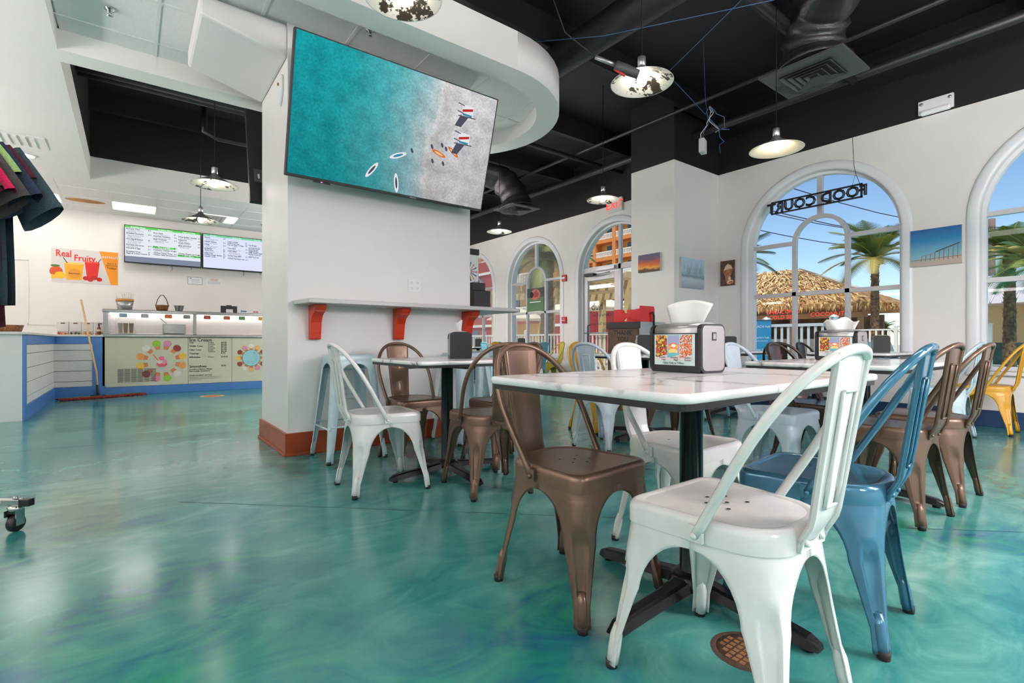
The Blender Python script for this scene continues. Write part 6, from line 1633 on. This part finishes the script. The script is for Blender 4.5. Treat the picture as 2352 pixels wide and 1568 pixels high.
# ---------- thatched bar
M_th = mat('thatch_straw', rgb(214, 172, 112), .9, noise=(3.0, .35, rgb(160, 112, 62), 6), bump=(10, .8)); M_th2 = mat('thatch_light', rgb(238, 206, 150), .9); M_th3 = mat('thatch_dark', rgb(170, 120, 68), .9)  # three straw tones, mixed at random over the blades
hut = thing('thatched_bar', 'beach bar with thick shaggy thatched roof', 'hut', (31.4, 9.5, -.03))
EZ, RZ_ = 3.05, 5.75
W2, D2 = 9.2, 17.0      # x depth, y length
r = MB(); A_, B_, C_, D_ = (0, 0, EZ), (0, D2, EZ), (W2, D2, EZ), (W2, 0, EZ); R0, R1 = (4.6, 5.8, RZ_), (4.6, 11.2, RZ_)
r.add([A_, B_, C_, D_, R0, R1, (0, 0, EZ - .25), (0, D2, EZ - .25), (W2, D2, EZ - .25), (W2, 0, EZ - .25)], [(0, 4, 5, 1), (1, 5, 2), (2, 5, 4, 3), (3, 4, 0), (0, 1, 7, 6), (1, 2, 8, 7), (2, 3, 9, 8), (3, 0, 6, 9), (6, 7, 8, 9)], M_th)
r.build('roof', hut)
th = MB(); rd = random.Random(21)
def blade(p, dn, side, L, w_, m_): th.add([tuple(p - side * w_), tuple(p + side * w_), tuple(p + dn * L)], [(0, 1, 2)], m_)
def thatch(P0, P1, P2, n):   # P0-P1 eave, P2 apex(s)
    P0, P1 = Vector(P0), Vector(P1); Pa, Pb = Vector(P2[0]), Vector(P2[1])
    for k in range(n):
        u, v = rd.random(), rd.random() ** .8
        lo = P0.lerp(P1, u); hi = Pa.lerp(Pb, u); p = lo.lerp(hi, v); dn = (lo - hi).normalized(); side = (P1 - P0).normalized(); nn = side.cross(dn).normalized()
        if nn.z < 0: nn = -nn
        blade(p + nn * rd.uniform(.02, .16), (dn + side * rd.uniform(-.5, .5) + nn * rd.uniform(-.05, .12)).normalized(), side, rd.uniform(.35, .8), rd.uniform(.03, .07), rd.choice((M_th, M_th2, M_th2, M_th3)))
thatch(A_, B_, (R0, R1), 3600); thatch(D_, A_, (R0, R0), 1500)
for k in range(900):   # hanging fringe
    u = rd.random(); p = Vector(A_).lerp(Vector(B_), u) if k < 620 else Vector(A_).lerp(Vector(D_), rd.random())
    blade(p + Vector((rd.uniform(-.1, .1), rd.uniform(-.1, .1), rd.uniform(-.2, .05))), Vector((rd.uniform(-.3, .1), rd.uniform(-.3, .3), -1)).normalized(), Vector((.3, 1, 0)).normalized(), rd.uniform(.2, .42), .05, rd.choice((M_th, M_th2, M_th3)))
th.build('thatch', hut, fixn=False)['kind'] = 'stuff'
b_ = MB(); M_tan = mat('bar_timber', rgb(176, 140, 100), .7, noise=(2, .25)); b_.box((1.6, .9, 0), (2.0, D2 - .9, 1.05), mat('bar_front_stone', rgb(206, 196, 170), .8, noise=(5, .3))); b_.box((4.5, .9, 0), (4.7, D2 - .9, 2.5), mat('bar_back_dark', rgb(150, 126, 100), .8, noise=(2, .5, rgb(84, 72, 64), 5))); b_.build('bar_wall', hut)
for y in (1.0, 4.6, 8.4, 12.2, 16.0):
    q = MB(); q.box((1.0, y - .12, 0), (1.25, y + .12, EZ), M_tan); q.build('post', hut)
b_ = MB(); b_.box((.9, .6, 2.25), (1.0, D2 - .6, 2.55), M_tan); b_.build('fascia_board', hut)
M_nred = emat('neon_red', (1, .06, .05, 1), 1.5)
HM = frame_matrix((-.22, 0, 0), (0, -1, 0), (0, 0, 1))
def hut_text(s_, px_, py_, sz):
    a = Vector(((math.sin(YAW) + math.cos(YAW) * (px_ - 1176) / 1150), (math.cos(YAW) - math.sin(YAW) * (px_ - 1176) / 1150), (784 - py_) / 1150)); d = 31.18 / a.x
    text('lettering', s_, hut, HM, -(a.y * d - 9.5), CAMH + a.z * d - .22, 0, sz, M_nred, 'CENTER')
hut_text('SNO-CONES', 1799, 707, .33); hut_text('COLD BEER', 1800, 719, .33); hut_text('COCONUTS', 1903, 711, .34)
b_ = MB(); b_.box((.86, 15.2, 1.5), (.9, 16.0, 2.5), mat('sign_yellow', rgb(236, 190, 60), .6)); b_.build('menu_board', hut)
# ---------- pavilion
pv = thing('pavilion', 'cream pavilion with ribbed white metal roof', 'building', (31.0, -1.5, -.03))
b_ = MB(); M_cream = mat('pavilion_cream', rgb(236, 212, 160), .7, noise=(1, .08)); b_.box((2.5, 0, 0), (3.0, 7.2, 2.6), M_cream); b_.box((.4, 0, 0), (5, .4, 2.6), M_cream); b_.build('wall', pv)
for y in (4.2, 6.6):
    q = MB(); q.box((.4, y, 0), (.8, y + .5, 2.6), M_cream); q.build('post', pv)
b_ = MB(); M_roofm = mat('metal_roof_white', rgb(222, 214, 214), .4, metal=.2); q0, q1 = (3.0, 3.2, 4.1), (3.0, 7.9, 4.15)
b_.add([(-.2, -.6, 2.6), (-.2, 8.2, 2.6), (6.2, 8.2, 2.6), (6.2, -.6, 2.6), (3.0, 2.6, 4.15), (3.0, 7.2, 4.15)], [(0, 4, 5, 1), (1, 5, 2), (2, 5, 4, 3), (3, 4, 0), (0, 1, 2, 3)], M_roofm); b_.build('roof', pv)
for k in range(22):
    u = k / 21; y = -.4 + 8.4 * u; top = Vector((3.0, min(max(y, 2.6), 7.2), 4.15)); lo = Vector((-.2, y, 2.62))
    q = MB(); q.tube([lo + Vector((-.02, 0, .03)), top + Vector((0, 0, .03))], .035, M_roofm, 4); q.build('roof_rib', pv)
q = MB(); q.box((2.44, 4.4, 1.0), (2.5, 5.4, 2.0), mat('dark_sign_wood', rgb(96, 60, 44), .7, noise=(4, .4))); q.build('wall_sign', pv)
q = MB(); q.lathe([(.05, .3), (.12, .2), (.26, 0), (.24, 0)], M_dark, 12, Matrix.Translation((2.35, 4.6, 2.15))); q.build('wall_lamp', pv)
b_ = MB(); b_.box((26.5, -4, -.03), (27.2, 5.8, .82), mat('hedge_dark_teal', rgb(36, 74, 66), .9, noise=(3, .5, rgb(20, 46, 44), 5))); tag(b_.build('low_wall', bevel=.03), 'dark green low wall beyond the pool', 'wall', kind='structure')
b_ = MB(); b_.box((10.2, -6, -.04), (25, 4.4, -.01), mat('pool_water', rgb(70, 190, 190), .08, noise=(.8, .25, rgb(110, 214, 206), 4))); struct(b_.build('pool_water'), 'turquoise pool water in the yard')
# ---------- chairs of the yard
def adirondack(label, x, y, rz, m_):
    t = thing('adirondack_chair', label, 'chair', (x, y, -.03), rz)
    for k in range(5):
        q = MB(); xx = -.22 + k * .11; hh = .98 - abs(k - 2) * .05; q.add([(xx - .05, -.2, .3), (xx + .05, -.2, .3), (xx + .05, -.48, hh), (xx - .05, -.48, hh), (xx - .05, -.225, .3), (xx + .05, -.225, .3), (xx + .05, -.505, hh), (xx - .05, -.505, hh)], [(0, 1, 2, 3), (7, 6, 5, 4), (0, 4, 5, 1), (2, 6, 7, 3), (1, 5, 6, 2), (0, 3, 7, 4)], m_); q.build('back_slat', t)
    for k in range(5):
        q = MB(); yy = -.2 + k * .11; q.box((-.26, yy, .30 + k * .018), (.26, yy + .09, .325 + k * .018), m_); q.build('seat_slat', t)
    for sx in (-1, 1):
        q = MB(); q.box((sx * .32 - .06, -.3, .55), (sx * .32 + .06, .38, .575), m_); q.build('armrest', t)
        q = MB(); q.box((sx * .3 - .02, .26, 0), (sx * .3 + .02, .34, .55), m_); q.build('leg', t)
        q = MB(); q.box((sx * .28 - .02, -.3, 0), (sx * .28 + .02, -.22, .5), m_); q.build('leg', t)
p = yd(1986, 14.5); adirondack('teal slatted garden chair beyond the fence', p.x, p.y, 2.2, mat('garden_teal', rgb(60, 160, 150), .5))
p = yd(2056, 11.5); adirondack('grey slatted garden chair beyond the fence', p.x, p.y, 2.5, mat('garden_grey', rgb(120, 124, 130), .5))
# ---------- utility pole and wires
p = yd(2277, 45); t = thing('utility_pole', 'wooden utility pole behind the pavilion palm', 'pole', (p.x, p.y, -.03))
b_ = MB(); b_.tube([(0, 0, 0), (0, 0, 11.9)], .28, mat('pole_wood', rgb(128, 108, 100), .9), 10); b_.build('mast', t)
b_ = MB(); b_.box((-.1, -2.2, 10.6), (.1, 2.2, 10.8), M_trunk); b_.build('crossarm', t)
p2_ = yd(1640, 30); t = thing('utility_pole', 'taller utility pole hidden behind the column', 'pole', (p2_.x, p2_.y, -.03))
b_ = MB(); b_.tube([(0, 0, 0), (0, 0, 11.0)], .2, mat('pole_wood', rgb(128, 108, 100), .9), 10); b_.build('mast', t)
b_ = MB(); b_.box((-.1, -2.2, 10.2), (.1, 2.2, 10.4), M_trunk); b_.box((-.1, -2.0, 8.6), (.1, 2.0, 8.8), M_trunk); b_.build('crossarm', t)
for k, (dy, z0, z1) in enumerate(((-2.0, 10.4, 10.8), (2.0, 10.4, 10.8), (-1.6, 8.8, 10.2), (1.6, 8.8, 9.6))):
    a = Vector((p2_.x, p2_.y + dy, z0)); b2 = Vector((p.x, p.y + dy * .9, z1))
    w_ = MB(); w_.tube([tuple(a.lerp(b2, j / 8) - Vector((0, 0, 1.0 * math.sin(PI * j / 8)))) for j in range(9)], .03, M_cord, 4); tag(w_.build('power_line'), 'thin overhead power line across the sky', 'cable', 'overhead power lines')
# ---------- hotel
M_hy = mat('hotel_yellow', rgb(226, 172, 84), .8, noise=(.2, .08)); M_ho = mat('hotel_orange', rgb(214, 134, 70), .8); M_hb = mat('hotel_balustrade', rgb(240, 232, 214), .6); M_hd = mat('hotel_recess', rgb(150, 104, 60), .8); M_hw = mat('hotel_window', rgb(70, 96, 120), .2)
ht = thing('hotel', 'tall yellow and orange hotel with white balcony rails', 'building', (66, 44, -.03))
b_ = MB(); b_.box((1.6, 0, 0), (10, 74, 30), M_hy); b_.build('wall', ht)
bal0 = None
for fl_ in range(1, 9):
    z = fl_ * 3.1
    q = MB(); q.box((0, 0, z - .45), (1.6, 74, z + .45 - .25), M_ho); q.build('floor_slab', ht)
    if bal0 is None:
        q = MB(); q.box((0, 0, 1.0), (.15, 74, 1.15), M_hb); q.box((0, 0, .22), (.15, 74, .32), M_hb)
        for k in range(230): q.box((.02, k * .322, .3), (.13, k * .322 + .15, 1.02), M_hb)
        bal0 = q.build('balustrade', ht); bal0['kind'] = 'stuff'; bal0.location.z = z
    else:
        c_ = bal0.copy(); C.objects.link(c_); c_.parent = ht; c_.location.z = z
    for k in range(16):
        q = MB(); y = 1.2 + k * 4.6; q.box((1.5, y, z + .2), (1.62, y + 1.7, z + 2.3), M_hw); q.build('window', ht)
for k in range(17):
    q = MB(); y = k * 4.6; q.box((-.1, y - .35, 0), (1.6, y + .35, 28), M_ho); q.build('pier', ht)
M_hr = mat('villa_red', rgb(176, 62, 60), .8, noise=(.5, .12)); 
rb = thing('villa', 'crimson villa with white string courses behind the pergola', 'building', (26, 34.0, -.03))
b_ = MB(); b_.box((0, 0, 0), (8, 12, 8.2), M_hr); b_.build('wall', rb)
for z in (2.2, 4.9, 7.0): q = MB(); q.box((-.12, 0, z), (0, 12, z + .22), M_pickw); q.build('string_course', rb)
for k in range(3):
    for z in (.6, 3.0, 5.4): q = MB(); q.box((-.06, 1.5 + k * 3.8, z), (.02, 2.9 + k * 3.8, z + 1.3), M_hw); q.build('window', rb)
yb = thing('villa', 'yellow villa with balcony rails beside the crimson villa', 'building', (24, 29.4, -.03))
b_ = MB(); b_.box((1, 0, 0), (6.5, 4.4, 9.5), M_hy); b_.build('wall', yb)
for z in (2.6, 5.2, 7.8):
    q = MB(); q.box((0, 0, z - .3), (1, 4.4, z), M_hr); q.build('floor_slab', yb)
    q = MB(); q.box((0, 0, z + .85), (.1, 4.4, z + .95), M_hb)
    for k in range(22): q.box((.02, k * .2, z), (.08, k * .2 + .08, z + .9), M_hb)
    q.build('balustrade', yb)['kind'] = 'stuff'
    q = MB(); q.box((.96, 2.4, z + .1), (1.02, 3.8, z + 2.0), M_hw); q.build('window', yb)
# ---------- pergola and umbrella
pg = thing('pergola', 'tan timber pergola with slatted top', 'pergola', (11.6, 9.6, -.03)); M_pg = mat('pergola_tan', rgb(206, 178, 126), .7, noise=(2, .12))
for x in (0, 2.6):
    for y in (0, 3.4, 6.8): q = MB(); q.box((x - .09, y - .09, 0), (x + .09, y + .09, 2.45), M_pg); q.build('post', pg)
for x in (0, 2.6): q = MB(); q.box((x - .07, -.5, 2.45), (x + .07, 7.4, 2.68), M_pg); q.build('beam', pg)
for k in range(22): q = MB(); q.box((-.6, -.4 + k * .36, 2.68), (3.2, -.32 + k * .36, 2.86), M_pg); q.build('slat', pg)
um = thing('patio_umbrella', 'cream patio umbrella beyond the far window', 'umbrella', (15.2, 19.6, -.03)); M_um = mat('umbrella_cream', rgb(240, 228, 196), .8)
q = MB(); q.tube([(0, 0, 0), (0, 0, 2.6)], .03, M_pickw, 8); q.build('pole', um); q = MB(); q.lathe([(0, 2.6), (.7, 2.35), (1.5, 2.0), (1.5, 1.95), (.7, 2.3), (0, 2.55)], M_um, 8, smooth=False); q.build('canopy', um)

rl = thing('villa', 'low crimson house with white eaves next to the yellow villa', 'building', (25, 24.9, -.03))
b_ = MB(); b_.box((0, 0, 0), (4.6, 3.8, 4.4), M_hr); b_.build('wall', rl)
b_ = MB(); b_.add([(-.5, -.3, 4.4), (-.5, 4.1, 4.4), (5.1, 4.1, 4.4), (5.1, -.3, 4.4), (2.3, 1.9, 5.9)], [(0, 4, 1), (1, 4, 2), (2, 4, 3), (3, 4, 0), (0, 1, 2, 3)], M_hr); b_.build('roof', rl)
for z in (2.0, 4.1): q = MB(); q.box((-.1, 0, z), (0, 3.8, z + .2), M_pickw); q.build('string_course', rl)
lg = thing('beach_lodge', 'low lodge with white fascia and slate roof before the hotel', 'building', (44, 31, -.03))
b_ = MB(); b_.box((0, 0, 0), (6, 16, 7.0), mat('lodge_wall', rgb(206, 120, 110), .8)); b_.build('wall', lg)
b_ = MB(); b_.box((-.6, -.4, 7.0), (6.4, 16.4, 8.4), mat('slate_roof', rgb(86, 94, 100), .7)); b_.build('roof', lg)
b_ = MB(); b_.box((-.8, -.5, 8.4), (6.6, 16.5, 9.6), M_pickw); b_.build('fascia_board', lg)
for k, y in enumerate((13.0, 16.8, 20.8)):
    um = thing('patio_umbrella', ('cream market umbrella standing by the thatched bar', 'cream market umbrella between two others', 'cream market umbrella at the villa end of the fence')[k], 'umbrella', (17.5 + k * .6, y, -.03))
    q = MB(); q.tube([(0, 0, 0), (0, 0, 3.1)], .03, M_pickw, 8); q.build('pole', um); q = MB(); q.lathe([(0, 3.1), (.8, 2.85), (1.6, 2.5), (1.6, 2.45), (.8, 2.8), (0, 3.05)], M_um, 8, smooth=False); q.build('canopy', um)
# magenta light strip round the shop window out by the front
for k, y in enumerate((-1.2, -3.04)):
    t = thing('light_strip', ('magenta light strip beside the front arched window', 'magenta light strip on the far jamb of the front arched window')[k], 'light strip', (XW - .05, y, .6))
    b_ = MB(); b_.tube([(0, 0, 0), (0, 0, 2.0)], .02, emat('magenta_glow', (1, .10, .72, 1), 12), 10); b_.build('tube', t)
    b_ = MB(); b_.box((.012, -.02, 0), (.05, .02, 2.0), M_plate); b_.build('channel', t)
# green poster in the far arched window
t = thing('window_poster', 'green poster with round house picture inside the far arched window', 'poster'); place(t, frame_matrix((XW + .075, 8.37 + .28, 1.52), (0, -1, 0), (0, 0, 1)))
b_ = MB(); b_.box((0, 0, -.003), (.56, .50, 0), mat('poster_green', rgb(84, 122, 84), .5)); b_.build('sheet', t)
F = Flat(Matrix.Identity(4)); F.rect(0, .30, .56, .50, mat('poster_dark', rgb(60, 70, 68), .5)); F.ell(.28, .36, .17, .12, mat('poster_pink', rgb(196, 110, 110), .5)); F.poly([(.22, .3), (.38, .3), (.40, .38), (.30, .46), (.2, .38)], mat('poster_house', rgb(160, 60, 60), .5)); F.ell(.16, .36, .06, .07, M_ink); F.line(.1, .2, .46, .2, .02, M_plate); F.build(t, 'printed_picture')
